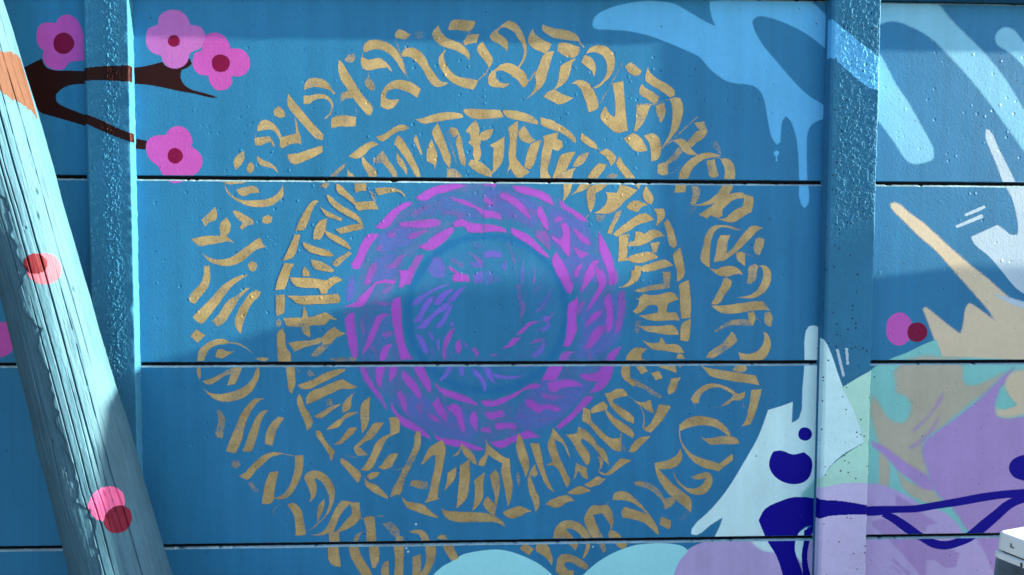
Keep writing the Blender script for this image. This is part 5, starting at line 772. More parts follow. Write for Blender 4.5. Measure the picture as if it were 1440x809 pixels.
AREAS = [
 ('painted_drip','panel','lightblue',7.8,1,[310.8,1914.6,317.7,1935.7,342.6,1953.7,385.5,1968.4,442.9,1979.3,493.3,1980.2,533.1,1974.6,573.2,1954.2,617.1,1930.3,650,1914.7,638.7,1937.7,632.5,1962.3,630.7,1982.7,907.9,1987.7,937.8,1965.6,974.2,1925.8,981.6,1840.4,902.7,1899.7,835.9,1930.5,791.7,1943.9,762.4,1944.8,748.1,1931.1,755.9,1907.9,778.6,1869.3,816.2,1827.2,861.4,1778,906.6,1735.6,947.9,1711,966.8,1696.9,963.5,1678.9,923.4,1656.9,910.6,1635.1,908.6,1591.8,912.2,1505.1,917.5,1439.8,906.7,1425.2,895.2,1439.7,889.9,1504.9,881.6,1606,871.9,1641.9,860.3,1666.9,847.5,1677.5,838.2,1663.1,835.2,1634.3,834.3,1605.5,824.9,1599.7,813.5,1612.5,801.7,1648.3,793.4,1691.2,781.5,1734,762.7,1755.2,736.9,1762,700.2,1765.1,670.8,1775.3,633.8,1803.2,604.1,1834.7,574.9,1848.4,523.8,1868.8,465.7,1889,407.9,1900.1,350.3,1903.3,318,1905.6]),
 ('painted_drip','panel','lightblue',1.9,1,[817.2,1579.4,825.2,1583.1,831.2,1579.6,830.6,1573.1,826.3,1568,827.4,1553.6,822.2,1553.5,821.9,1567.9,817.3,1572.2]),
 ('painted_stripe','panel','lightblue_lit',13.7,1,[1056.3,1987.3,1261.8,1991,1302,1949.7,1355.6,1900.9,1409.4,1852,1464,1790.2,1523.1,1703.1,1575.6,1627.9,1580.2,1513.7,1527.6,1589.4,1468.8,1664.6,1413.8,1733.1,1345.9,1807.3,1292.2,1859.5,1245.5,1899.2,1199.5,1923.2,1160.4,1936.7,1134.6,1939.4,1115.5,1934.1,1058.3,1914.6]),
 ('painted_stripe','panel','lightblue_lit',11.7,1,[1433.8,1899.1,1442.8,1917.9,1462,1927.6,1485.1,1921.7,1515.8,1887.9,1566.8,1841.8,1569.6,1772.9,1518.4,1822.3,1487.9,1850,1461,1868.4,1441,1880.5]),
 ('painted_stripe','panel','lightblue_lit',11.7,1,[1059.2,1883.8,1105.1,1850.5,1125.3,1822.8,1152.5,1773.5,1193.1,1717.9,1227.3,1661.9,1258.2,1612,1268.8,1586.9,1268.3,1561.7,1243.8,1553.9,1211.4,1549.8,1191.5,1561,1164.3,1598.5,1130.6,1642,1107.2,1670,1063.7,1722.5]),
 ('painted_claw','panel','paleblue',4.9,1,[1417,1648.3,1426.9,1645.2,1451.5,1601.3,1479.7,1550.9,1508.1,1500.4,1536.5,1449.6,1503.4,1449.4,1471.8,1500.1,1453.7,1544.4,1432.3,1588.5,1416.5,1626.2]),
 ('painted_claw','panel','paleblue',4.9,1,[1469.9,1501.9,1497.3,1502.1,1524.8,1502.3,1579.7,1502.7,1594.5,1141,1544.1,1188,1522.8,1201.4,1479.6,1248.2,1436.6,1294.8,1394.2,1327.9,1383.2,1347.7,1420.3,1364.5,1457.4,1381.3,1474.9,1371.4,1496.2,1354.9,1516.8,1353.7,1518.9,1371.6,1511,1414.8,1495.5,1461.1]),
 ('painted_claw','panel','cream',11.7,1,[1148.9,1439,1162.3,1442.3,1200.4,1416.2,1256,1376.9,1312.1,1327.5,1368.5,1281.2,1439,1228,1496,1181.2,1545.5,1151.1,1608.9,1127.5,1614.3,995.6,1313.1,996.5,1301.5,1033.6,1286.9,1060.5,1268.2,1107.5,1251.2,1146.3,1259.9,1150.9,1298.6,1120.8,1362,1073.8,1369.3,1100.7,1376.5,1151,1386.4,1162.4,1414.6,1144.3,1464.1,1110.7,1442.3,1140.9,1399.2,1187.8,1342.2,1247.8,1285.5,1307.5,1229.5,1353.7,1187.5,1393.1,1152.6,1427.1]),
 ('painted_streak','panel','paleblue',7.8,0.8,[1447.4,1189.2,1489.1,1181.2,1544.9,1166.5,1607.8,1154.4,1608.9,1127.5,1545.7,1146.3,1503.6,1161.1]),
 ('painted_dash','panel','paleblue',2.3,1,[1361.8,1411.2,1417.7,1436.1,1421.9,1431.5,1418,1427.5,1365.4,1405.3]),
 ('painted_dash','panel','paleblue',2.3,1,[1337.7,1379.3,1410.4,1410.9,1416,1407.6,1414.8,1401,1341.3,1372.1]),
 ('painted_dot','panel','magenta_dot',2.3,1,[1225.4,1088.7,1223.9,1076.3,1218.8,1064.7,1211.3,1054.7,1202.3,1047,1192.2,1042.7,1181.1,1042.4,1170,1046.2,1160.2,1053.8,1153.1,1064.1,1149,1076.2,1147.6,1088.8,1148.4,1101.2,1151.8,1112.8,1158.2,1122.8,1167.4,1130.4,1178.3,1134.7,1189.4,1135.1,1199.7,1131.3,1209.1,1123.7,1217.1,1113.4,1222.9,1101.4]),
 ('painted_dot','panel','darkred',1.9,1,[1266.5,1080,1265.4,1072,1261.6,1064.9,1256,1059.2,1249.3,1055.1,1241.8,1052.9,1233.6,1052.6,1225.4,1054.4,1218.2,1058.4,1212.9,1064.4,1210,1071.9,1209,1080,1209.7,1088,1212.3,1095.1,1217,1100.8,1223.8,1104.8,1231.9,1107.1,1240.1,1107.4,1247.7,1105.6,1254.5,1101.6,1260.3,1095.6,1264.6,1088.1]),
 ('painted_hill','panel','mint',3.9,1,[1138.4,990.3,1161.9,1003.7,1212.6,1023.7,1253.1,1043.7,1293.8,1059.1,1313.1,996.5,1313.3,989.8]),
 ('painted_ground','panel','mint',3.9,1,[1087.8,956,1102.7,967.4,1122.4,984.7,1157.4,998.6,1617.6,997.2,1638.7,486.9,1090.6,494.3]),
 ('painted_patch','panel','khaki',31.2,1,[1176,969.6,1218.1,1004.4,1360.7,1004,1372.1,968.9,1373,943.9,1394.1,926.2,1424.7,931.1,1490.2,963.5,1445.8,913.4,1390.8,873.5,1326.1,818.5,1266.4,768.6,1262.1,743.4,1273.5,707.9,1285.2,662.2,1217.8,688.2,1165.3,734.1,1139.1,762,1127.9,794.7,1110.5,870,1117.3,900,1135.9,869.9,1157.1,839.7,1183.1,822,1208.5,821.8,1225.7,844.3,1227.1,879.4,1211.2,899.5,1185.5,909.7]),
 ('painted_patch','panel','khaki',23.4,1,[1139.7,739.3,1160.2,734.1,1169.4,683.6,1165.8,633,1142.8,633.3]),
 ('painted_patch','panel','khaki',23.4,1,[1192.4,683.4,1234.4,647.5,1291.3,631.7,1334.2,580.4,1272,596.3,1214.4,632.5]),
 ('painted_patch','panel','violetbg',27.3,1,[1523,978.4,1490.6,953.5,1436.1,898.4,1376.3,848.4,1316.4,803.5,1266.6,761,1264.8,738.3,1279.1,692.7,1293.2,652,1317.7,611.1,1354.8,580.1,1430.4,489.7,1638.7,486.9,1624,841.9,1557.5,837.2,1510.7,832.5,1484.8,835.1,1470.9,863,1481.8,913.3,1501.4,938.3]),
 ('painted_streak','panel','violetbg',15.6,0.9,[1110.8,772.3,1139.1,762,1175.4,739,1217.2,708.4,1258.9,682.7,1285,667.3,1306.9,626.5,1270.8,631.9,1234.1,657.6,1192.2,688.4,1155.3,729.1,1118.9,757.1]),
 ('painted_streak','panel','violetbg',11.7,0.6,[1229.6,799,1279.1,849,1317.9,911.5,1320.8,901.5,1284.4,843.9,1240,793.9]),
 ('painted_streak','panel','violetbg',11.7,0.5,[1220.9,753.8,1250.9,773.7,1285.5,808.7,1309.8,848.8,1305.6,818.7,1261.5,761,1226.3,743.7]),
 ('painted_patch','panel','cream',31.2,1,[1511,958.4,1536.3,968.4,1618.6,973.1,1624,841.9,1557.1,846.3,1500.2,836.6,1476.7,845.3,1474.6,860.4,1499.4,857.8,1529.8,870.2,1507.9,903.1,1499.4,923.3]),
 ('painted_patch','panel','mint',15.6,0.8,[1489.1,925.8,1518.8,887.9,1537.6,870.2,1499.2,862.8,1480.8,873,1482.2,903.2]),
 ('painted_hill','panel','lilac',3.9,1,[1075.6,647.3,1097.3,647,1128.6,648.6,1162.6,640.1,1196.9,625.4,1231.3,608.2,1266,586.2,1310.1,573.7,1339.8,558.9,1380.2,519.7,1406.1,480.7,1440.7,470.5,1476.5,431.1,1504.1,352.6,1083.6,359.5]),
 ('painted_patch','panel','lilac',3.9,1,[1079.6,504.4,1607,497.3,1613.7,331.2,1084.1,340.2]),
 ('painted_patch','panel','violetbg',5.8,0.7,[1187.4,618.3,1212,606.1,1236.8,589,1271.7,559.7,1316.4,532.6,1282.7,521,1278.2,509,1248.8,516.6,1213.8,546,1193.4,579.9]),
 ('painted_patch','panel','violetbg',5.8,0.7,[1122.1,537.5,1155.7,546.7,1215,509.8,1274,487.3,1343.1,462.1,1382.9,442.2,1374.5,403.4,1345.2,401.5,1310.2,423.8,1285.8,424.2,1287.1,385.4,1283.1,356.3,1257.5,395.5,1217.1,439.8,1167,493.6,1127.3,525.4]),
 ('painted_patch','panel','violetbg',5.8,0.8,[1405.4,500,1569.8,527,1605.8,526.5,1612.9,350.9,1499.2,352.7,1461.6,436.2,1435.5,480.2]),
 ('painted_patch','panel','violetbg',5.8,0.5,[1188.1,435.3,1243.2,386.1,1233.6,378.9,1183.5,425.7]),
 ('painted_patch','panel','violetbg',5.8,0.5,[1176.6,416.2,1218.6,391.3,1214.1,379.2]),
 ('painted_line','panel','navy',1.9,1,[1077.5,581.2,1101.5,583.3,1164.3,584,1236.9,584.2,1299.7,593.1,1367.5,604.3,1445.1,617.9,1503.6,624.5,1565.8,628.7,1601.5,631.2,1602.6,604.1,1566.8,602.1,1514.3,602.7,1446,593.8,1378,582.5,1310.1,573.7,1252.1,564.7,1184.2,563.2,1126.4,555.7,1078.1,559.6]),
 ('painted_line','panel','navy',1.9,1,[1160,565.9,1184.3,560.8,1218.9,541.1,1253.6,516.5,1283.4,496.8,1318.1,481.9,1347.4,480,1381.2,490.7,1409.9,509.7,1443.2,538.3,1476.5,564.5,1519.3,597.8,1553.3,607.1,1602.4,609,1602.8,599.3,1567.3,589,1534.9,575.9,1496.9,542.4,1458.9,509,1420.8,480.4,1382.2,464,1343.4,454.9,1304.1,460.3,1264.4,482.6,1219.9,507.3,1180.2,536.8,1150.7,554]),
 ('painted_dot','panel','navy',1.9,1,[1518.7,690.4,1525.7,710.7,1545.9,723.2,1569,728.1,1597.9,720.2,1604.7,679.4,1579.8,654.2,1548.5,657,1530,667.4]),
 ('painted_hill','panel','lilac',3.9,1,[540.9,378.7,554.5,419.4,580.3,453.7,620.4,479.7,668.8,493.3,715.5,496.7,762.2,506.3,1028.7,502.7,1032.2,370.7]),
 ('painted_creature','panel','icewhite',5.1,1,[917.2,998,918,1080.1,926.8,1096.4,945.2,1098.2,964.1,1081.8,978.7,1052.7,989.6,988.7,998.8,633.2,915.3,610.8,869.3,583.4,823.2,560.7,814.6,528.2,833.9,495.3,829.5,486,666.7,492.9,684.6,529.9,693.4,557.6,656.8,534.9,620.2,507.5,603.6,510.5,606.1,526.3,656,576.7,701.2,631.7,746,705.2,790.6,787.8,816.8,861.1,853.5,871.9,885.6,883.7,884.2,824,905.2,837.6,912.7,915.7]),
 ('painted_patch','panel','mint',27.3,0.8,[915,620.1,951.5,656.9,1006.6,693.5,1009.3,591.1,925.1,592.1]),
 ('painted_patch','panel','icewhite',15.6,0.7,[759.4,501,824.5,500.1,844.2,453.1,806.8,458.3]),
 ('painted_patch','panel','icewhite',3.9,1,[894.5,499.1,936,526.6,932.7,470.5,924.5,419.1,900.2,456.9]),
 ('painted_heart','panel','navy',1.9,1,[824.4,723,833.2,743.2,856.3,745.8,889.1,734.4,921.5,740.6,942.4,721.9,945.9,694.1,932.7,661.8,905,650,872.4,653.1,839.4,672,823,699.9]),
 ('painted_dot','panel','navy',1.9,1,[943.1,792.2,942.4,786.6,939.9,781.5,936,777.5,931.3,774.8,926.2,773.6,920.7,773.8,915.2,775.3,910.2,778.1,906.6,782,904.5,787,904,792.5,904.7,798.1,906.6,803.2,909.7,807.2,914.3,809.9,919.7,811.1,925.4,810.9,930.6,809.4,935.1,806.6,938.9,802.7,941.7,797.8]),
 ('painted_line','panel','navy',1.9,1,[795.6,547.1,813.5,579.4,859.5,602.1,898.4,612.9,999.7,600.6,1001.4,535.2,954.6,531.1,926.7,524.9,905.8,497.1,902.1,456.9,922,405,930.3,371.9,874,372.9,849.1,443.6,820.1,490.8]),
 ('painted_line','panel','navy',1.9,1,[926.9,515.5,959.2,535.7,944.4,489.1,938.2,432.9,952.9,371.6,928.5,372,922,447.2,927.5,489.3]),
 ('painted_bubble','panel','bubblemint',2.3,1,[-133.9,389.6,-94.5,427.3,-68.9,441,-37.3,460.7,-3.8,468.3,35.7,472.7,69.4,472.3,105.1,463.7,142.9,447.9,176.9,429.2,229,383.7]),
 ('painted_bubble','panel','bubblemint',2.3,1,[285,382.8,314.8,412.9,344.7,436.8,378.6,456.6,412.6,470.4,444.7,480.1,478.9,483.7,513.1,485.2,546.5,482.7,579.9,475.1,596.4,461.6,570.5,431.4,551,378.5]),
 ('painted_stripe','postR','lightblue',0,1,[947.2,1940.1,974.4,1915,1008.9,1887.6,1043.5,1860.2,1088.3,1823.5,1095.6,1739.1,1076,1743.6,1061.3,1748.1,1026.6,1771.1,996.9,1796.4,967.2,1821.7,945,1840]),
 ('painted_creature','postR','icewhite',0,1,[931.3,1084.7,949.8,1071.3,968.7,1040,1007.8,936.6,1046.5,859.7,1071.7,777.9,1013,742.1,977.3,706,942.5,633.5]),
 ('painted_ground','postR','mint',0,1,[1006.2,930.3,1043.8,954.5,1097.8,985.8,1107.1,663.7,1015.2,661.9,933.1,642.7,941.8,660.8,959.7,678.9,986.2,715,1031.1,751,1071.7,777.9,1051.5,841.6,1022.4,905]),
 ('painted_ground','postR','lilac',0,1,[933.1,642.7,1015.2,661.9,1107.1,663.7,1115.3,382.8,939.5,385.7]),
 ('painted_line','postR','navy',0,1,[933.7,620.8,952.1,616.9,1016.5,612.6,1109.1,596.8,1109.7,574.8,1017.5,573.2,962.6,564.7,935.6,542.1]),
 ('painted_dash','postR','paleblue',0,1,[986.9,1037.2,995.1,1037.2,1014.4,963.6,1008.1,959.1]),
 ('painted_dash','postR','paleblue',0,1,[1012.3,1039.9,1020.5,1041.6,1024.5,995,1018.1,995]),
 ('painted_branch','postL','brown',0,1,[-1026.7,1773.4,-984.8,1778.8,-900.9,1781.8,-870.8,1783.5,-871.8,1738,-955.7,1742.9,-985.6,1744.3,-1027.5,1740.7]),
 ('painted_branch','postL','brown',0,1,[-1029.5,1660.2,-976.1,1639.5,-940.4,1621.7,-874.7,1598,-875.1,1575.3,-946.9,1600.2,-982.7,1615.1,-1030.1,1637.7]),
 ('painted_branch','panel','brown',2.9,1,[-1211.8,1770,-1187.4,1779.5,-1162.8,1792.1,-1141.3,1802.9,-1129.8,1780.3,-1102.7,1772.7,-1072.3,1773.2,-1038.8,1772.4,-1017.5,1772.7,-1018.3,1738.8,-1067.1,1736.3,-1091.7,1725.4,-1107.4,1709.8,-1104.8,1691.3,-1086.8,1679.2,-1056.6,1667.2,-1033.6,1658.2,-1014.2,1652.2,-1014.9,1624.2,-1075.6,1642.2,-1117.9,1654.1,-1151.1,1666.1,-1171.2,1709,-1182.3,1745.8]),
 ('painted_branch','panel','brown',3.9,1,[-925.6,1781.4,-882.6,1785.8,-845.6,1794.9,-830.1,1798.9,-821.1,1787.9,-790.4,1785.2,-771.6,1804.1,-759.2,1808.6,-754.5,1795,-765.7,1785.6,-781.3,1779.2,-784.6,1763.6,-778.8,1745.1,-760.6,1729.8,-729.8,1720.9,-699,1711.9,-687.9,1707.1,-711.4,1708.7,-748.4,1717.5,-785.4,1723.3,-828.4,1732,-871.3,1739.5,-926.4,1741.9]),
 ('painted_branch','panel','brown',2.9,1,[-929.4,1603.4,-908,1598.6,-874.3,1591.5,-879.7,1568.3,-906.7,1572.4,-930,1578.4]),
 ('painted_flower','panel','pink',2.9,1,[-1151.9,1859.7,-1145.1,1887.3,-1123.7,1896.9,-1102.5,1894.2,-1093.1,1909.6,-1071.6,1917.9,-1050.7,1907.3,-1039,1889.1,-1032.3,1864.7,-1027.9,1846.4,-1025.9,1800.3,-1071.8,1793.5,-1084.3,1777.9,-1105.7,1774.5,-1129.6,1786.5,-1138.1,1810.9,-1134.7,1823.2,-1149.4,1838.3]),
 ('painted_flower','panel','palepink',4.3,1,[-871.9,1861.2,-865.2,1885.9,-840.5,1895.5,-833.9,1920.2,-809.2,1934.2,-781.6,1931.6,-763.5,1915.3,-757.6,1896.9,-730,1891.2,-718.1,1869.8,-727.8,1838.8,-758.9,1822.8,-765.5,1801.1,-784.2,1785.3,-808.9,1783.7,-827.1,1797.1,-832.9,1815.5,-857.3,1824.4,-870.4,1842.7]),
 ('painted_flower','panel','pink',2.9,1,[-751.9,1801.3,-746.6,1823,-728,1829.5,-718.1,1869.8,-696.3,1877.6,-671.8,1870.6,-656.6,1849.2,-653.7,1836.8,-622.8,1834.2,-604.5,1812.8,-608,1778.5,-630,1764.5,-651.7,1765.5,-650.1,1746.8,-667.7,1729.2,-692.5,1727.6,-707.7,1746.1,-710.5,1764.7,-738.2,1770.5,-750.3,1785.8]),
 ('painted_flower','panel','pink',2.9,1,[-877.7,1572.7,-871.1,1594.6,-849.3,1606.1,-824.6,1607.6,-815,1623.3,-787,1631.1,-765.6,1617.6,-756.7,1595.8,-758.3,1577,-735.6,1558.4,-731.7,1533.4,-742.6,1511.3,-764.6,1498.5,-783.5,1485.8,-802.2,1481.2,-820.7,1485.5,-832.8,1498,-844.7,1523,-869,1544.7]),
 ('painted_flower','panel','pink',2.9,1,[-1304.7,1102.6,-1267.7,1108.9,-1249.3,1110.1,-1237.4,1096.2,-1230.9,1064.4,-1239.2,1032.6,-1255,1019.9,-1270.5,1015.5,-1307.2,1020]),
 ('flower_center','panel','darkred',2.3,1,[-1056.3,1844.1,-1057.8,1836.7,-1061.7,1829.7,-1067.3,1823.5,-1073.7,1818.9,-1080.8,1816.3,-1088.4,1816.1,-1095.9,1818.3,-1102.3,1822.8,-1106.9,1828.8,-1109.2,1835.8,-1109.7,1843.2,-1108.7,1850.6,-1105.9,1857.6,-1101.2,1863.7,-1094.6,1868.4,-1087,1871,-1079.4,1871.2,-1072.4,1868.9,-1066.3,1864.5,-1061.2,1858.5,-1057.6,1851.5]),
 ('flower_center','panel','darkred',3.9,1,[-784.4,1854.6,-784.8,1850.1,-786.5,1846,-789.5,1842.7,-793.4,1840.5,-797.7,1839.4,-802,1839.5,-806.1,1840.6,-809.9,1842.7,-813,1845.8,-814.9,1849.6,-815.2,1854.1,-814.1,1858.6,-812,1862.6,-809.2,1865.9,-805.7,1868.1,-801.5,1869.2,-797.1,1869.2,-792.8,1868.1,-789.4,1865.9,-786.8,1862.9,-785.2,1859]),
 ('flower_center','panel','darkred',2.7,1,[-655.1,1798.4,-656.7,1791.5,-660,1785.2,-664.4,1780.2,-669.7,1776.8,-676,1775.2,-682.9,1775.3,-689.4,1777,-694.8,1780.2,-698.6,1785,-701,1790.9,-702.1,1797.7,-701.6,1804.5,-699.1,1810.7,-694.6,1815.7,-688.6,1819.1,-682,1820.8,-675.5,1820.7,-669.2,1819,-663.4,1815.7,-658.7,1811,-655.7,1805.1]),
 ('flower_center','panel','darkred',2.7,1,[-781.7,1553.6,-782.6,1548,-785.5,1542.6,-789.6,1538,-794.4,1534.7,-799.7,1533.1,-805.3,1533.3,-810.8,1535.2,-815.7,1538.4,-819.2,1542.7,-821,1547.8,-821.3,1553.2,-820.5,1558.9,-818.4,1564.2,-815,1568.8,-810.2,1572.1,-804.6,1573.7,-798.9,1573.5,-793.7,1571.6,-789.2,1568.4,-785.4,1564.1,-782.7,1559.1]),
 ('painted_ring','panel','deepblue',17.6,0.42,[259.1,1132.6,257.3,1102.9,251.7,1073.6,242.1,1045.4,228.9,1018.6,212.2,993.7,192.3,971.3,169.6,951.6,144.4,935,117.3,921.9,88.7,912.4,59,906.7,28.9,904.9,-1.3,907,-30.8,912.9,-59.3,922.7,-86.3,936,-111.2,952.7,-133.7,972.4,-153.4,994.8,-169.9,1019.5,-183.1,1046.2,-192.6,1074.2,-198.3,1103.2,-200.1,1132.6,-198.1,1162,-192.2,1190.9,-182.5,1218.7,-169.3,1245.1,-152.8,1269.5,-133.1,1291.6,-110.8,1311,-86,1327.4,-59.4,1340.4,-31.2,1350,-1.9,1355.8,27.9,1357.9,57.7,1356.1,87,1350.5,115.5,1341.2,142.4,1328.3,167.5,1312.1,190.3,1292.7,210.3,1270.6,227.2,1246,240.8,1219.5,250.7,1191.4,256.9,1162.3,259.1,1132.6,231.6,1132.6,229.7,1158.7,224.3,1184.3,215.5,1209,203.6,1232.3,188.7,1253.9,171.1,1273.4,151,1290.4,128.9,1304.8,105.2,1316.1,80.1,1324.3,54.2,1329.2,27.9,1330.8,1.6,1329,-24.1,1323.9,-49,1315.5,-72.6,1304,-94.4,1289.6,-114.1,1272.5,-131.4,1253.1,-146,1231.6,-157.7,1208.4,-166.2,1183.9,-171.3,1158.5,-173.1,1132.6,-171.5,1106.7,-166.4,1081.2,-158,1056.6,-146.4,1033.2,-131.8,1011.4,-114.5,991.7,-94.6,974.4,-72.7,959.8,-48.9,948.1,-23.8,939.5,2.3,934.3,28.8,932.5,55.3,934.1,81.5,939.1,106.7,947.5,130.6,959,152.7,973.6,172.7,990.9,190.2,1010.6,204.9,1032.4,216.6,1055.9,225,1080.8,230,1106.5,231.6,1132.6]),
 ('paint_splash','panel','paleblue',1.8,1,[-163.5,547.8,-164.2,545.8,-165.9,544.7,-167.9,544.6,-169.7,545.8,-170.2,547.8,-169.5,549.8,-167.9,551,-165.9,551,-164.3,549.8]),
 ('paint_splash','panel','paleblue',1.8,1,[-190.6,481,-191.1,479.3,-192.6,478.1,-194.4,478.1,-196,479.3,-196.5,481.1,-195.8,482.8,-194.4,484,-192.6,484,-191.2,482.8]),
 ('paint_splash','panel','paleblue',1.8,1,[-185.4,470.9,-186.2,469.1,-187.7,467.9,-189.7,467.8,-191.2,469,-191.7,471,-191.2,472.8,-189.6,474,-187.7,474,-186.1,472.8]),
 ('paint_splash','panel','paleblue',1.8,1,[328.6,477.7,328.2,476.3,327,475.4,325.6,475.4,324.4,476.3,323.8,477.7,324.3,479.1,325.5,480,327,480,328.2,479.1]),
 ('paint_splash','panel','paleblue',1.8,1,[-169.3,530.8,-169.6,529.9,-170.4,529.3,-171.3,529.3,-172.1,529.9,-172.5,530.9,-172.1,531.8,-171.3,532.4,-170.4,532.4,-169.6,531.8]),
]

# ------------------------------------------------------------------ ground
def ground_mat():
    m, nt, b = new_mat('gravelly_asphalt')
    pos = node(nt, 'ShaderNodeNewGeometry').outputs['Position']
    n1 = noise(nt, pos, 90, 4, .7); n2 = noise(nt, pos, 1.3, 3, .6)
    nt.links.new(mixcol(nt, maprange(nt, math_(nt, 'ADD', math_(nt, 'MULTIPLY', n1, .5), math_(nt, 'MULTIPLY', n2, .5)), .35, .65),
                        (.075, .072, .068), (.15, .145, .135)), b.inputs['Base Color'])
    b.inputs['Roughness'].default_value = .9
    bp = node(nt, 'ShaderNodeBump'); bp.inputs['Distance'].default_value = .006; nt.links.new(n1, bp.inputs['Height'])
    nt.links.new(bp.outputs[0], b.inputs['Normal'])
    return m
g = mesh_obj('ground', [(-150, -150, 0), (150, -150, 0), (150, 150, 0), (-150, 150, 0)], [(0, 1, 2, 3)], ground_mat())
tag(g, kind='structure')

# ------------------------------------------------------------------ concrete fence: posts, stacked panels, coping
fence = empty('concrete_fence')
tag(fence, 'blue painted precast concrete fence covered in a circular calligraphy mural, flowers and stripes', 'fence')
POST_X = [-.956 + 1.977 * k for k in range(-2, 4)]
GAP = .0085
panels = {}
for c in range(5):
    x0, x1 = POST_X[c] - .0 + .022, POST_X[c + 1] - .022
    for r in range(4):
        z0 = .5 * r; dy = float(rng.uniform(-.0012, .0012)) if c != 2 else 0.0
        p = [(dy, z0 + .002), (dy, z0 + .5 - GAP - .005), (dy + .0018, z0 + .5 - GAP - .0015), (dy + .006, z0 + .5 - GAP),
             (.032, z0 + .5 - GAP), (.032, z0 + .5), (.055, z0 + .5), (.055, z0 + .0004), (dy + .002, z0 + .0004)]
        n = len(p); ns = 260 if c in (1, 2, 3) else 1
        xs = np.linspace(x0, x1, ns + 1); vs, fs = [], []
        wv = np.convolve(rng.normal(0, 1, ns + 21), np.ones(21) / 21, 'valid')[:ns + 1] * .0022
        chip = np.where(rng.random(ns + 1) < .06, rng.uniform(.0008, .0034, ns + 1), 0)
        for k, x in enumerate(xs):
            jz = wv[k] if ns > 1 else 0
            for q, (y, z) in enumerate(p):
                dz = dyy = 0
                if ns > 1 and q in (1, 2, 3): dz = jz * .5 + rng.normal(0, .0003) - chip[k] * (q != 1) ; dyy = chip[k] * .8 * (q != 1)
                if ns > 1 and q in (0, 8): dz = rng.normal(0, .0003) + abs(jz) * .4
                vs.append((x, y + dyy, z + dz))
        for k in range(ns):
            for i in range(n):
                fs.append((k * n + i, k * n + (i + 1) % n, (k + 1) * n + (i + 1) % n, (k + 1) * n + i))
        fs += [tuple(range(n)), tuple(range(ns * n, (ns + 1) * n))[::-1]]
        o = mesh_obj('panel', vs, fs, PANEL, fence); o.data.materials.append(WORN)
        for k in range(ns):
            for q in (1, 2): o.data.polygons[k * n + q].material_index = 1
        panels[(c, r)] = (o, (x0 * 1000, x1 * 1000, z0 * 1000 + 2.2, z0 * 1000 + 500 - GAP * 1000 - 4.8), dy)

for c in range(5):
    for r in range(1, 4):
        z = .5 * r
        box('joint', (POST_X[c] + .022, .007, z - GAP + .0006), (POST_X[c + 1] - .022, .0315, z - .0004), JOINT_DARK, fence)
def post_grid(cx, width, z0, z1, nz, ns, seed, rough_fn, inset=0.0):
    """rows along z, columns round the visible outline of the post"""
    w = width / 2; ch = .007
    prof = [(-w - .006, .05), (-w - .003, 0.0), (-w, -.031), (-w + ch, -.0355), (w - .0022, -.0415), (w, -.0392), (w - .001, 0.0), (w + .003, .05)]
    prof = [(px, py + (inset if py < -.01 else 0)) for px, py in prof]
    P = np.array(prof); seg = np.linalg.norm(np.diff(P, axis=0), axis=1)
    wgt = np.array([.4, 1.2, 2.2, 1.6, 2.4, 1.4, .4]); cl = np.concatenate([[0], np.cumsum(seg * wgt)])
    s = np.linspace(0, cl[-1], ns)
    X = np.interp(s, cl, P[:, 0]); Y = np.interp(s, cl, P[:, 1])
    k = np.array([1, 3, 1.]); k /= k.sum()
    Xs = np.convolve(np.pad(X, 1, 'edge'), k, 'valid'); Ys = np.convolve(np.pad(Y, 1, 'edge'), k, 'valid')
    tx, ty = np.gradient(Xs), np.gradient(Ys); L = np.hypot(tx, ty); nx, ny = ty / L, -tx / L
    z = np.concatenate([np.linspace(z0, .36, 30)[:-1], np.linspace(.36, 2.03, nz - 49), np.linspace(2.03, z1, 21)[1:]])
    ext = z1 - z0; sh = (nz, ns); wid = width * 1.6
    u = (Xs + w) / width; front = np.clip((-Ys - .031 + inset) / .005, 0, 1)
    def nz_(mm_z, mm_x, sd): return vnoise_z(sh, z, (max(2, int(ext * 1000 / mm_z)), max(2, int(wid * 1000 / mm_x))), seed + sd)
    coarse = nz_(8, 5, 1); mid = nz_(4.2, 2.6, 2); fine = nz_(2.2, 1.8, 3); slow = nz_(120, 60, 4)
    rm = rough_fn(u[None, :], z[:, None], slow) * front[None, :]
    h = .00010 * fine + .00012 * mid * .6 + rm * (.00024 * mid + .00034 * coarse + .00024 * fine)
    pit = np.clip(nz_(5, 4, 5) - 1.25, 0, None)
    h -= rm * pit * .0020
    edge = np.exp(-((u - 1.0) / .05) ** 2)[None, :]
    h += edge * (.0007 * nz_(16, 30, 6) - .0014 * np.clip(nz_(11, 20, 7) - .9, 0, None))
    V = np.empty(sh + (3,)); V[..., 0] = cx + Xs + nx * h; V[..., 1] = Ys + ny * h; V[..., 2] = z[:, None]
    N = np.zeros(sh + (3,)); N[..., 0] = nx; N[..., 1] = ny
    idx = np.arange(nz * ns).reshape(sh)
    F = np.stack([idx[:-1, :-1], idx[:-1, 1:], idx[1:, 1:], idx[1:, :-1]], -1)
    return V, N, F
def in_poly(px, pz, poly):
    ins = np.zeros(px.shape, bool); n = len(poly)
    for i in range(n):
        xa, ya = poly[i]; xb, yb = poly[(i + 1) % n]
        if ya == yb: continue
        ins ^= ((ya > pz) != (yb > pz)) & (px < (xb - xa) * (pz - ya) / (yb - ya) + xa)
    return ins
def film(name, V, N, F, mask, mat, parent, lift, smooth=True):
    f = F[mask]
    if len(f) == 0: return None
    used, inv = np.unique(f.ravel(), return_inverse=True)
    return grid_obj(name, (V.reshape(-1, 3) + N.reshape(-1, 3) * lift)[used], inv.reshape(-1, 4), mat, parent, smooth=smooth)

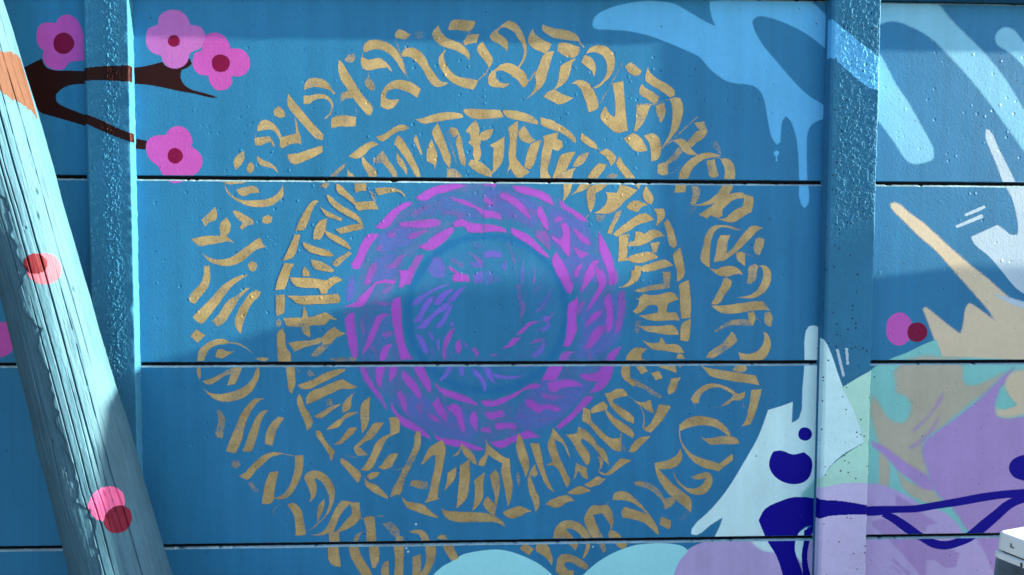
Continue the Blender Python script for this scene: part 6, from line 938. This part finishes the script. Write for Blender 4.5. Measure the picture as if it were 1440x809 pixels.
def rough_left(u, z, slow):
    return np.clip(1.25 - np.abs(u - .55 - .03 * slow) / .20, 0, 1) * np.clip((z - .80) / .25, .25, 1) * 1.7
def rough_right(u, z, slow):
    a = np.clip((z - 1.36 + .03 * slow) / .05, 0, 1)
    return a * np.clip((u - .10) / .1, 0, 1) * np.clip((1.02 - u) / .12, .2, 1) * 1.0 + (1 - a) * .04
def plain(u, z, slow): return .15 + 0 * u * z
grids = {}
for i, x in enumerate(POST_X):
    if i == 2: V, N, F = post_grid(x - .0065, .119, 0, 2.25, 1100, 120, 11, rough_left, .010); key = 'postL'
    elif i == 3: V, N, F = post_grid(x, .130, 0, 2.25, 1100, 120, 23, rough_right); key = 'postR'
    else: V, N, F = post_grid(x, .126, 0, 2.25, 160, 40, 31 + i, plain); key = None
    o = grid_obj('post', V.reshape(-1, 3), F.reshape(-1, 4), POST2 if i == 3 else POST, fence, smooth=False)
    if key: grids[key] = (o, V, N, F)
for c in range(5):
    xa, xb = POST_X[c] + .066, POST_X[c + 1] - .066
    nn = 300; zz = [1.994, 2.0, 2.11, 2.115]
    vs, fs = [], []
    prof = [(.05, 1.9945), (-.033, 1.9945), (-.0375, 1.9985), (-.0375, 2.108), (-.033, 2.113), (.06, 2.113)]
    for k in range(nn + 1):
        for q, (y, z) in enumerate(prof):
            j = rng.normal(0, .0009) if 0 < q < 5 else 0
            vs.append((xa + (xb - xa) * k / nn, y + j, z + (rng.normal(0, .0008) if q in (1, 2) else 0)))
    m_ = len(prof)
    for k in range(nn):
        for q in range(m_ - 1): fs.append((k * m_ + q, k * m_ + q + 1, (k + 1) * m_ + q + 1, (k + 1) * m_ + q))
    mesh_obj('coping', vs, fs, POST, fence)

# ------------------------------------------------------------------ paint on the panels
def pts_of(flat): return [(flat[i], flat[i + 1]) for i in range(0, len(flat), 2)]
def smooth_poly(p, corner=52, sub=3):
    n = len(p); P = np.array(p, float); out = []
    e = np.roll(P, -1, 0) - P
    el = np.hypot(e[:, 0], e[:, 1]) + 1e-9
    ang = np.arctan2(e[:, 1], e[:, 0]); turn = np.degrees(np.abs((ang - np.roll(ang, 1) + np.pi) % (2 * np.pi) - np.pi))
    for i in range(n):
        j = (i + 1) % n
        k = sub if el[i] > 2.5 else 1
        t0 = (e[i] / el[i] + e[i - 1] / el[i - 1]) if turn[i] < corner else 2 * e[i] / el[i]
        t1 = (e[j] / el[j] + e[i] / el[i]) if turn[j] < corner else 2 * e[i] / el[i]
        t0 = t0 / (np.hypot(*t0) + 1e-9) * el[i]; t1 = t1 / (np.hypot(*t1) + 1e-9) * el[i]
        for q in range(k):
            t = q / k; t2, t3 = t * t, t * t * t
            out.append((2 * t3 - 3 * t2 + 1) * P[i] + (t3 - 2 * t2 + t) * t0 + (-2 * t3 + 3 * t2) * P[j] + (t3 - t2) * t1)
    return np.array(out)
def sdf(P, X, Z):
    """signed distance (negative inside) of grid points to a closed outline"""
    A = P; B = np.roll(P, -1, 0); d2 = np.full(X.shape, 1e12); ins = np.zeros(X.shape, bool)
    for (ax_, ay), (bx_, by) in zip(A, B):
        ex, ey = bx_ - ax_, by - ay; L2 = ex * ex + ey * ey
        if L2 < 1e-9: continue
        t = np.clip(((X - ax_) * ex + (Z - ay) * ey) / L2, 0, 1)
        d2 = np.minimum(d2, (X - ax_ - t * ex) ** 2 + (Z - ay - t * ey) ** 2)
        if ay != by: ins ^= ((ay > Z) != (by > Z)) & (X < ex * (Z - ay) / (by - ay) + ax_)
    return np.where(ins, -1, 1) * np.sqrt(d2)
def pieces(m):
    lab = np.zeros(m.shape, int); n = 0; out = []
    for j, i in zip(*np.nonzero(m)):
        if lab[j, i]: continue
        n += 1; st = [(j, i)]; lab[j, i] = n
        while st:
            a, b = st.pop()
            for c, d in ((a + 1, b), (a - 1, b), (a, b + 1), (a, b - 1)):
                if 0 <= c < m.shape[0] and 0 <= d < m.shape[1] and m[c, d] and not lab[c, d]:
                    lab[c, d] = n; st.append((c, d))
        out.append(lab == n)
    return out
placed = []
def next_layer(bx):
    l = 0
    for q, k in placed:
        if q[0] < bx[1] and q[1] > bx[0] and q[2] < bx[3] and q[3] > bx[2]: l = max(l, k + 1)
    placed.append((bx, l)); return l
def paint_on(name, shapes, mat, feather, jit=0.0):
    """shapes: [(coverage, flat outline in mm)]. One paint film per panel that the shape crosses."""
    made = []; polys = []
    for al, flat in shapes:
        P = smooth_poly(pts_of(flat))
        if jit: P = P + rng.normal(0, jit, P.shape)
        polys.append((al, P))
    h = feather * .5 + .5
    allp = np.concatenate([p for _, p in polys]); bx = (allp[:, 0].min() - h, allp[:, 0].max() + h, allp[:, 1].min() - h, allp[:, 1].max() + h)
    ly = next_layer(bx)
    cell = min(max(1.35, feather * .45), 6.0)
    if (bx[1] - bx[0]) * (bx[3] - bx[2]) > 60000: cell = max(cell, 1.9)
    for key, (po, (xa, xb, za, zb), dy) in panels.items():
        x0, x1, z0, z1 = max(bx[0], xa), min(bx[1], xb), max(bx[2], za), min(bx[3], zb)
        if x1 - x0 < 1 or z1 - z0 < 1: continue
        nx = max(2, int(math.ceil((x1 - x0) / cell))); nz = max(2, int(math.ceil((z1 - z0) / cell)))
        X, Z = np.meshgrid(np.linspace(x0, x1, nx + 1), np.linspace(z0, z1, nz + 1))
        cov = np.zeros(X.shape)
        for al, P in polys:
            i0 = np.searchsorted(X[0], P[:, 0].min() - h); i1 = np.searchsorted(X[0], P[:, 0].max() + h)
            j0 = np.searchsorted(Z[:, 0], P[:, 1].min() - h); j1 = np.searchsorted(Z[:, 0], P[:, 1].max() + h)
            if i1 <= i0 or j1 <= j0: continue
            t = np.clip(.5 - sdf(P, X[j0:j1, i0:i1], Z[j0:j1, i0:i1]) / feather, 0, 1)
            t = t * t * (3 - 2 * t) if feather > 6 else t
            cov[j0:j1, i0:i1] = np.maximum(cov[j0:j1, i0:i1], al * t)
        full = cov.max()
        cm = np.maximum(np.maximum(cov[:-1, :-1], cov[:-1, 1:]), np.maximum(cov[1:, :-1], cov[1:, 1:])) > .01
        if not cm.any(): continue
        idx = np.arange(X.size).reshape(X.shape)
        for cm in (pieces(cm) if name == 'painted_line' else [cm]):
          faces = []; B = 8
          for j in range(0, nz, B):
              for i in range(0, nx, B):
                  je, ie = min(j + B, nz), min(i + B, nx)
                  blk = cm[j:je, i:ie]
                  if not blk.any(): continue
                  if cov[j:je + 1, i:ie + 1].min() > full - 1e-6:
                      faces.append([[idx[j, i], idx[j, ie], idx[je, ie], idx[je, i]]])
                  else:
                      q = np.stack([idx[j:je, i:ie], idx[j:je, i + 1:ie + 1], idx[j + 1:je + 1, i + 1:ie + 1], idx[j + 1:je + 1, i:ie]], -1)
                      faces.append(q[blk])
          F = np.concatenate([np.asarray(f).reshape(-1, 4) for f in faces])
          used, inv = np.unique(F.ravel(), return_inverse=True)
          V = np.stack([X.ravel() / 1000, np.full(X.size, dy - .00003 - .000008 * ly), Z.ravel() / 1000], 1)[used]
          o = grid_obj(name, V, inv.reshape(-1, 4), mat, po, validate=False)
          at = o.data.attributes.new('cov', 'FLOAT', 'POINT'); at.data.foreach_set('value', cov.ravel()[used].astype(np.float32))
          made.append(o)
    return made

PART_LABEL = {'pink': 'pink blossom painted with a dark red centre', 'palepink': 'paler pink blossom painted at the branch tip'}
for (name, on, c, f, al, flat) in AREAS:
    if on == 'panel':
        for o in paint_on(name, [(al * 1.25, flat)], MAT[c], max(f, 1.6)):
            if c in PART_LABEL and name == 'painted_flower': o['label'] = PART_LABEL[c]
    else:
        po, V, N, F = grids[on]
        ctr = V.reshape(-1, 3)[F].mean(2); facing = ctr[..., 1] < -.012
        P = smooth_poly(pts_of(flat))
        # seen from the camera the flanks carry the same strokes on
        s = (2.1006 - .042) / (2.1006 + ctr[..., 1])
        mk = in_poly(ctr[..., 0] * 1000, ctr[..., 2] * 1000, P) & facing
        mat_ = SPECK.get(c, FILM[c]) if on == 'postR' else FILM[c]
        k = [a for a in AREAS if a[1] == on].index((name, on, c, f, al, flat))
        film(name, V, N, F, mk, mat_, po, .00025 + .00012 * k, False)
def annulus(r0, r1, n=60):
    o_ = [(28.4 + r1 * math.cos(2 * math.pi * i / n), 1132.6 + .985 * r1 * math.sin(2 * math.pi * i / n)) for i in range(n + 1)]
    i_ = [(28.4 + r0 * math.cos(2 * math.pi * i / n), 1132.6 + .985 * r0 * math.sin(2 * math.pi * i / n)) for i in range(n, -1, -1)]
    return [c for p in o_ + i_ for c in p]
paint_on('painted_ring', [(.34, annulus(252, 372))], MAG, 34)
paint_on('painted_ring', [(.20, annulus(118, 205))], VIO, 40)
for L in VIOLET_STROKES:
    for a, flat in L: paint_on('brush_stroke', [(min(1, a * 1.6), flat)], VIO, 26 if a < .33 else 7, .15)
rs = random.Random(12)
def faint(r0, r1, width, ang):
    a0 = ang; a1 = ang + rs.uniform(.10, .24); w = width
    P = []
    for t in (0, .35, .7, 1.0): P.append((r0 + (r1 - r0) * t + w * .5 * (1 - .6 * t), a0 + (a1 - a0) * t))
    for t in (1.0, .7, .35, 0): P.append((r0 + (r1 - r0) * t - w * .5 * (1 - .6 * t), a0 + (a1 - a0) * t))
    return [c for r, a in P for c in (28.4 + r * math.cos(a), 1132.6 + r * math.sin(a))]
for k in range(46):
    paint_on('brush_stroke', [(rs.uniform(.28, .5), faint(rs.uniform(245, 340), rs.uniform(265, 365), rs.uniform(14, 24), k / 46 * 6.283 + rs.uniform(-.05, .05)))], MAG if k % 3 else VIO, 9, .3)
for k in range(34):
    paint_on('brush_stroke', [(rs.uniform(.30, .6), faint(rs.uniform(120, 165), rs.uniform(165, 205), rs.uniform(9, 18), k / 34 * 6.283 + rs.uniform(-.08, .08)))], VIO if k % 3 else MAG, 7, .3)
for L in MAGENTA_STROKES:
    for a, flat in L: paint_on('brush_stroke', [(a * .98, flat)], MAG, 7.0, .3)
for ring in (OUTER_LETTERS, INNER_LETTERS):
    for L in ring: paint_on('painted_letter', [(a * 1.12, flat) for a, flat in L], GOLD, 2.4, .22)

# ------------------------------------------------------------------ leaning timber pole
A0 = Vector((-1.2096, -.20, 1.8902)); A1 = Vector((-0.8730, -.20, 0.5022))
ax = (A0 - A1).normalized()
base = A1 - ax * (A1.z / ax.z); base.z = 0
pole = empty('leaning_pole', base); pole.rotation_euler = (0, math.atan2(ax.x, ax.z), 0)
tag(pole, 'weathered light blue timber pole leaning in front of the fence post', 'pole')
def L_of(z): return z / ax.z
rows = np.concatenate([np.linspace(0, L_of(.44), 40)[:-1], np.linspace(L_of(.44), L_of(2.0), 1000), np.linspace(L_of(2.0), L_of(3.1), 40)[1:]])
th = np.concatenate([np.radians(np.linspace(-105, 105, 330)), np.radians(np.linspace(105, 255, 34)[1:])])   # 0 = towards the camera
th = th[:-1]
nt_, nr = len(th), len(rows)
Rr = np.interp(rows, [0, L_of(0.5022), L_of(1.8902), L_of(3.1)], [0.1108, 0.1048, 0.0820, 0.0690])
def pn(mm_l, mm_c, sd):      # noise in mm along / around the pole, by real position
    ll = int(3200 / mm_l); cc = int(640 / mm_c)
    g = np.random.default_rng(sd).standard_normal((ll + 3, cc + 3))
    y = rows * 1000 / mm_l; x = ((th + 1.9) / (2 * math.pi)) * cc * .999
    iy = np.clip(y.astype(int), 0, ll); ix = np.clip(x.astype(int), 0, cc)
    fy = (y - iy)[:, None]; fx = (x - ix)[None, :]; fy = fy * fy * (3 - 2 * fy); fx = fx * fx * (3 - 2 * fx)
    return (g[np.ix_(iy, ix)] * (1 - fx) + g[np.ix_(iy, ix + 1)] * fx) * (1 - fy) + (g[np.ix_(iy + 1, ix)] * (1 - fx) + g[np.ix_(iy + 1, ix + 1)] * fx) * fy
wob = np.interp(rows, np.linspace(0, 3.3, 40), np.random.default_rng(3).normal(0, .008, 40))
TH = th[None, :] + wob[:, None] + .012 * pn(220, 90, 41)
disp = .0035 * pn(420, 120, 1) + .0011 * pn(110, 26, 2) + .00030 * pn(170, 7, 3) + .00022 * pn(70, 3, 4) + .00018 * pn(12, 4, 5)
ragged = .14 + .10 * pn(46, 640, 6) + .05 * pn(14, 640, 7)
disp += .0016 * np.tanh((TH - ragged) / .02) * np.clip(1.2 - np.abs(TH) / .9, 0, 1)
crk = random.Random(5)
def crack(t0, l0, l1, width, depth):
    c = t0 + np.interp(rows, np.linspace(0, 3.3, 60), np.cumsum(np.random.default_rng(int(t0 * 1000) % 9973 + 11).normal(0, .004, 60)))[:, None] * .8
    env = np.clip(np.minimum(rows - l0, l1 - rows) / .10, 0, 1)[:, None]
    d = np.abs(TH - c) * Rr[:, None]
    return -depth * env * np.clip(1 - d / (width * (.4 + .6 * env)), 0, 1)
for t0, l0, l1, w_, d_ in [(.33, .5, 1.75, .0016, .010), (.62, .75, 2.2, .0019, .012), (.15, .3, 1.25, .0014, .008), (-.28, .6, 1.9, .0015, .009),
                           (-.62, .4, 1.5, .0015, .008), (.88, .4, 1.3, .0014, .008), (.02, 1.2, 2.3, .0015, .008), (1.1, 1.0, 2.0, .0013, .007), (.45, 1.35, 2.3, .0013, .008)]:
    disp += crack(t0, l0, l1, w_, d_)
for k in range(30):
    t0 = crk.uniform(-1.4, 1.4); l0 = crk.uniform(.3, 1.8); disp += crack(t0, l0, l0 + crk.uniform(.08, .5), crk.uniform(.0008, .0013), crk.uniform(.002, .005))
for k in range(26):           # small knots and gouges
    t0 = crk.uniform(-1.3, 1.3); l0 = crk.uniform(.5, 1.9)
    d = np.hypot((TH - t0) * Rr[:, None] / .004, (rows[:, None] - l0) / crk.uniform(.004, .012)); disp -= .004 * np.clip(1 - d, 0, 1)
rr = Rr[:, None] + disp
PV = np.empty((nr, nt_, 3)); PV[..., 0] = rr * np.sin(th)[None, :]; PV[..., 1] = -rr * np.cos(th)[None, :]; PV[..., 2] = rows[:, None]
PN = np.empty_like(PV); PN[..., 0] = np.sin(th)[None, :]; PN[..., 1] = -np.cos(th)[None, :]; PN[..., 2] = 0
idx = np.arange(nr * nt_).reshape(nr, nt_); idn = np.roll(idx, -1, 1)
PF = np.stack([idx[:-1], idn[:-1], idn[1:], idx[1:]], -1)
grid_obj('timber', PV.reshape(-1, 3), PF.reshape(-1, 4), WOOD, pole)
thc = np.broadcast_to((th + np.roll(th, -1)) / 2, (nr - 1, nt_)).copy(); thc[:, -1] = math.pi * 1.4
lc = np.broadcast_to(((rows[:-1] + rows[1:]) / 2)[:, None], (nr - 1, nt_)); rc = ((Rr[:-1] + Rr[1:]) / 2)[:, None]
nzz = .004 * vnoise((nr - 1, nt_), (220, 90), 77)
def dot(name, mat, theta, l, r, lift):
    mk = np.hypot((thc - theta) * rc, lc - l) + nzz * .12 < r
    film(name, PV, PN, PF, mk & (np.abs(thc) < 1.7), mat, pole, lift)
band = (lc < L_of(1.745) + nzz) & (lc > L_of(1.69) - .055 * thc + nzz) & (thc < 1.75)
film('painted_band', PV, PN, PF, band, W_BROWN, pole, .0003)
dot('painted_dot', W_PINK_SUN, .66, L_of(1.247), .0365, .0003); dot('painted_dot', W_RED, .49, L_of(1.261), .0235, .0005)
dot('painted_dot', W_PINK_SHADE, .60, L_of(.696), .0395, .0003); dot('painted_dot', W_DARKRED, .74, L_of(.653), .0315, .0005)

# ------------------------------------------------------------------ bollard with a white cap
def simple(name, c, rough=.5, metallic=0.0, grime=.15):
    m, nt, b = new_mat(name)
    pos = node(nt, 'ShaderNodeNewGeometry').outputs['Position']
    f = maprange(nt, noise(nt, pos, 35, 4, .65), .35, .68)
    nt.links.new(mixcol(nt, f, tuple(x * (1 - grime) for x in c), c), b.inputs['Base Color'])
    b.inputs['Roughness'].default_value = rough; b.inputs['Metallic'].default_value = metallic
    return m
WHITE = simple('white_enamel', (.78, .80, .82), .35, 0, .06); STEEL = simple('brushed_steel', (.34, .35, .37), .32, .9, .35)
DARK = simple('dark_rubber', (.03, .03, .035), .6); GREY = simple('grey_blocker_paint', (.38, .40, .40), .5, 0, .1)
def loft(name, rings, rc, mat, parent, n=7):
    """stack of rounded squares: rings = [(half size, z)]"""
    vs, fs = [], []
    for hs, z in rings:
        for cx, cy, a0 in ((1, 1, 0), (-1, 1, 90), (-1, -1, 180), (1, -1, 270)):
            for k in range(n):
                a = rad(a0 + 90 * k / (n - 1)); q = min(rc, hs * .95)
                vs.append((cx * (hs - q) + q * math.cos(a), cy * (hs - q) + q * math.sin(a), z))
    m = 4 * n
    for i in range(len(rings) - 1):
        for k in range(m): fs.append((i * m + k, i * m + (k + 1) % m, (i + 1) * m + (k + 1) % m, (i + 1) * m + k))
    fs.append(tuple(range(m))[::-1]); fs.append(tuple((len(rings) - 1) * m + k for k in range(m)))
    o = mesh_obj(name, vs, fs, mat, parent)
    for p in o.data.polygons: p.use_smooth = len(p.vertices) == 4
    o.data.set_sharp_from_angle(angle=rad(30))
    return o
HS = .130
bu, bv = Vector((.951, .309, 0)), Vector((.311, -.950, 0))
bc = Vector((1.0475, -.62, 0)) + (bu + bv) * HS
bol = empty('litter_bin', bc); bol.rotation_euler = (0, 0, math.atan2(.309, .951))
tag(bol, 'grey metal bin with a flat white lid standing in front of the fence', 'bin')
loft('body', [(HS + .016, 0), (HS + .014, .30), (HS + .009, .60), (HS + .004, .694)], .020, STEEL, bol)
loft('collar', [(HS + .0055, .6945), (HS + .0045, .7045), (HS + .001, .706)], .018, WHITE, bol)
loft('gasket', [(HS - .004, .7065), (HS - .004, .7095)], .015, DARK, bol)
loft('lid', [(HS - .001, .710), (HS + .0005, .712), (HS - .0015, .7425), (HS - .004, .7455), (HS - .010, .7465)], .014, WHITE, bol)
# worn sticker remnant on the lid and a notch in the collar, on the face turned to the viewer
def patch(name, pts, off, mat):
    return mesh_obj(name, [(-HS - off, y, z) for y, z in pts], [tuple(range(len(pts)))], mat, bol)
patch('worn_mark', [(.098, .723), (.090, .723), (.090, .7265), (.0945, .7265), (.095, .732), (.098, .732)], .0008, simple('grey_smudge', (.16, .17, .18), .7))
patch('notch', [(.072, .695), (.068, .695), (.068, .704), (.072, .704)], .0064, DARK)

# ------------------------------------------------------------------ added sun blocker, cabinet-shaped and out of view: its shadow crosses the mural
blocker = empty('sun_blocker', (2.6, 0, 0))
tag(blocker, 'added sun blocker in the form of a tall grey cabinet, out of view', 'cabinet')
prof = [(-.10, .06), (-.094, 1.60), (-.150, 1.70), (-.172, 1.775), (-.190, 1.90), (-.212, 1.945), (-.245, 1.936), (-.46, 1.895), (-.50, 1.87), (-.54, 1.76), (-.56, 1.64), (-.565, .06)]  # outline drawn to give the wanted shadow edge on wall and pole
n = len(prof)
vs = [(0, y, z) for y, z in prof] + [(.45, y, z) for y, z in prof]
mesh_obj('body', vs, [(i, n + i, n + (i + 1) % n, (i + 1) % n) for i in range(n)] + [tuple(range(n)), tuple(range(n, 2 * n))[::-1]], GREY, blocker)
box('plinth', (-.02, -.585, 0), (.47, -.08, .0595), simple('plinth_concrete', (.32, .31, .29), .85), blocker, .006)
for y0, y1 in ((-.535, -.316), (-.308, -.115)):
    box('door', (-.014, y0, .11), (-.0005, y1, 1.58), GREY, blocker, .003)
box('handle', (-.034, -.345, .92), (-.0145, -.33, 1.06), DARK, blocker, .003)
for k in range(6): box('vent', (-.0175, -.48, 1.36 + .025 * k), (-.0145, -.35, 1.372 + .025 * k), DARK, blocker)

# ------------------------------------------------------------------ added dark plank screen, unseen at left, blocking skylight from the left panel
side = empty('side_light_blocker', (-1.9, 0, 0))
tag(side, 'added dark plank screen, out of view, blocking skylight at the left', 'fence')
PLANK = simple('dark_blocker_timber', (.020, .018, .016), .75, 0, .4)  # kept near black so the added screen bounces little sun
for k in range(9):
    y1 = -.06 - .155 * k
    box('plank', (-.012, y1 - .150, .03), (.010 + .002 * (k % 3), y1, 2.35 + .01 * (k % 2)), PLANK, side, .002)
for z in (.5, 1.25, 2.0): box('rail', (-.055, -1.45, z - .04), (-.0125, -.06, z + .04), PLANK, side, .003)
for y in (-.09, -1.40): box('post', (-.130, y - .04, 0), (-.056, y + .04, 2.3), PLANK, side, .004)
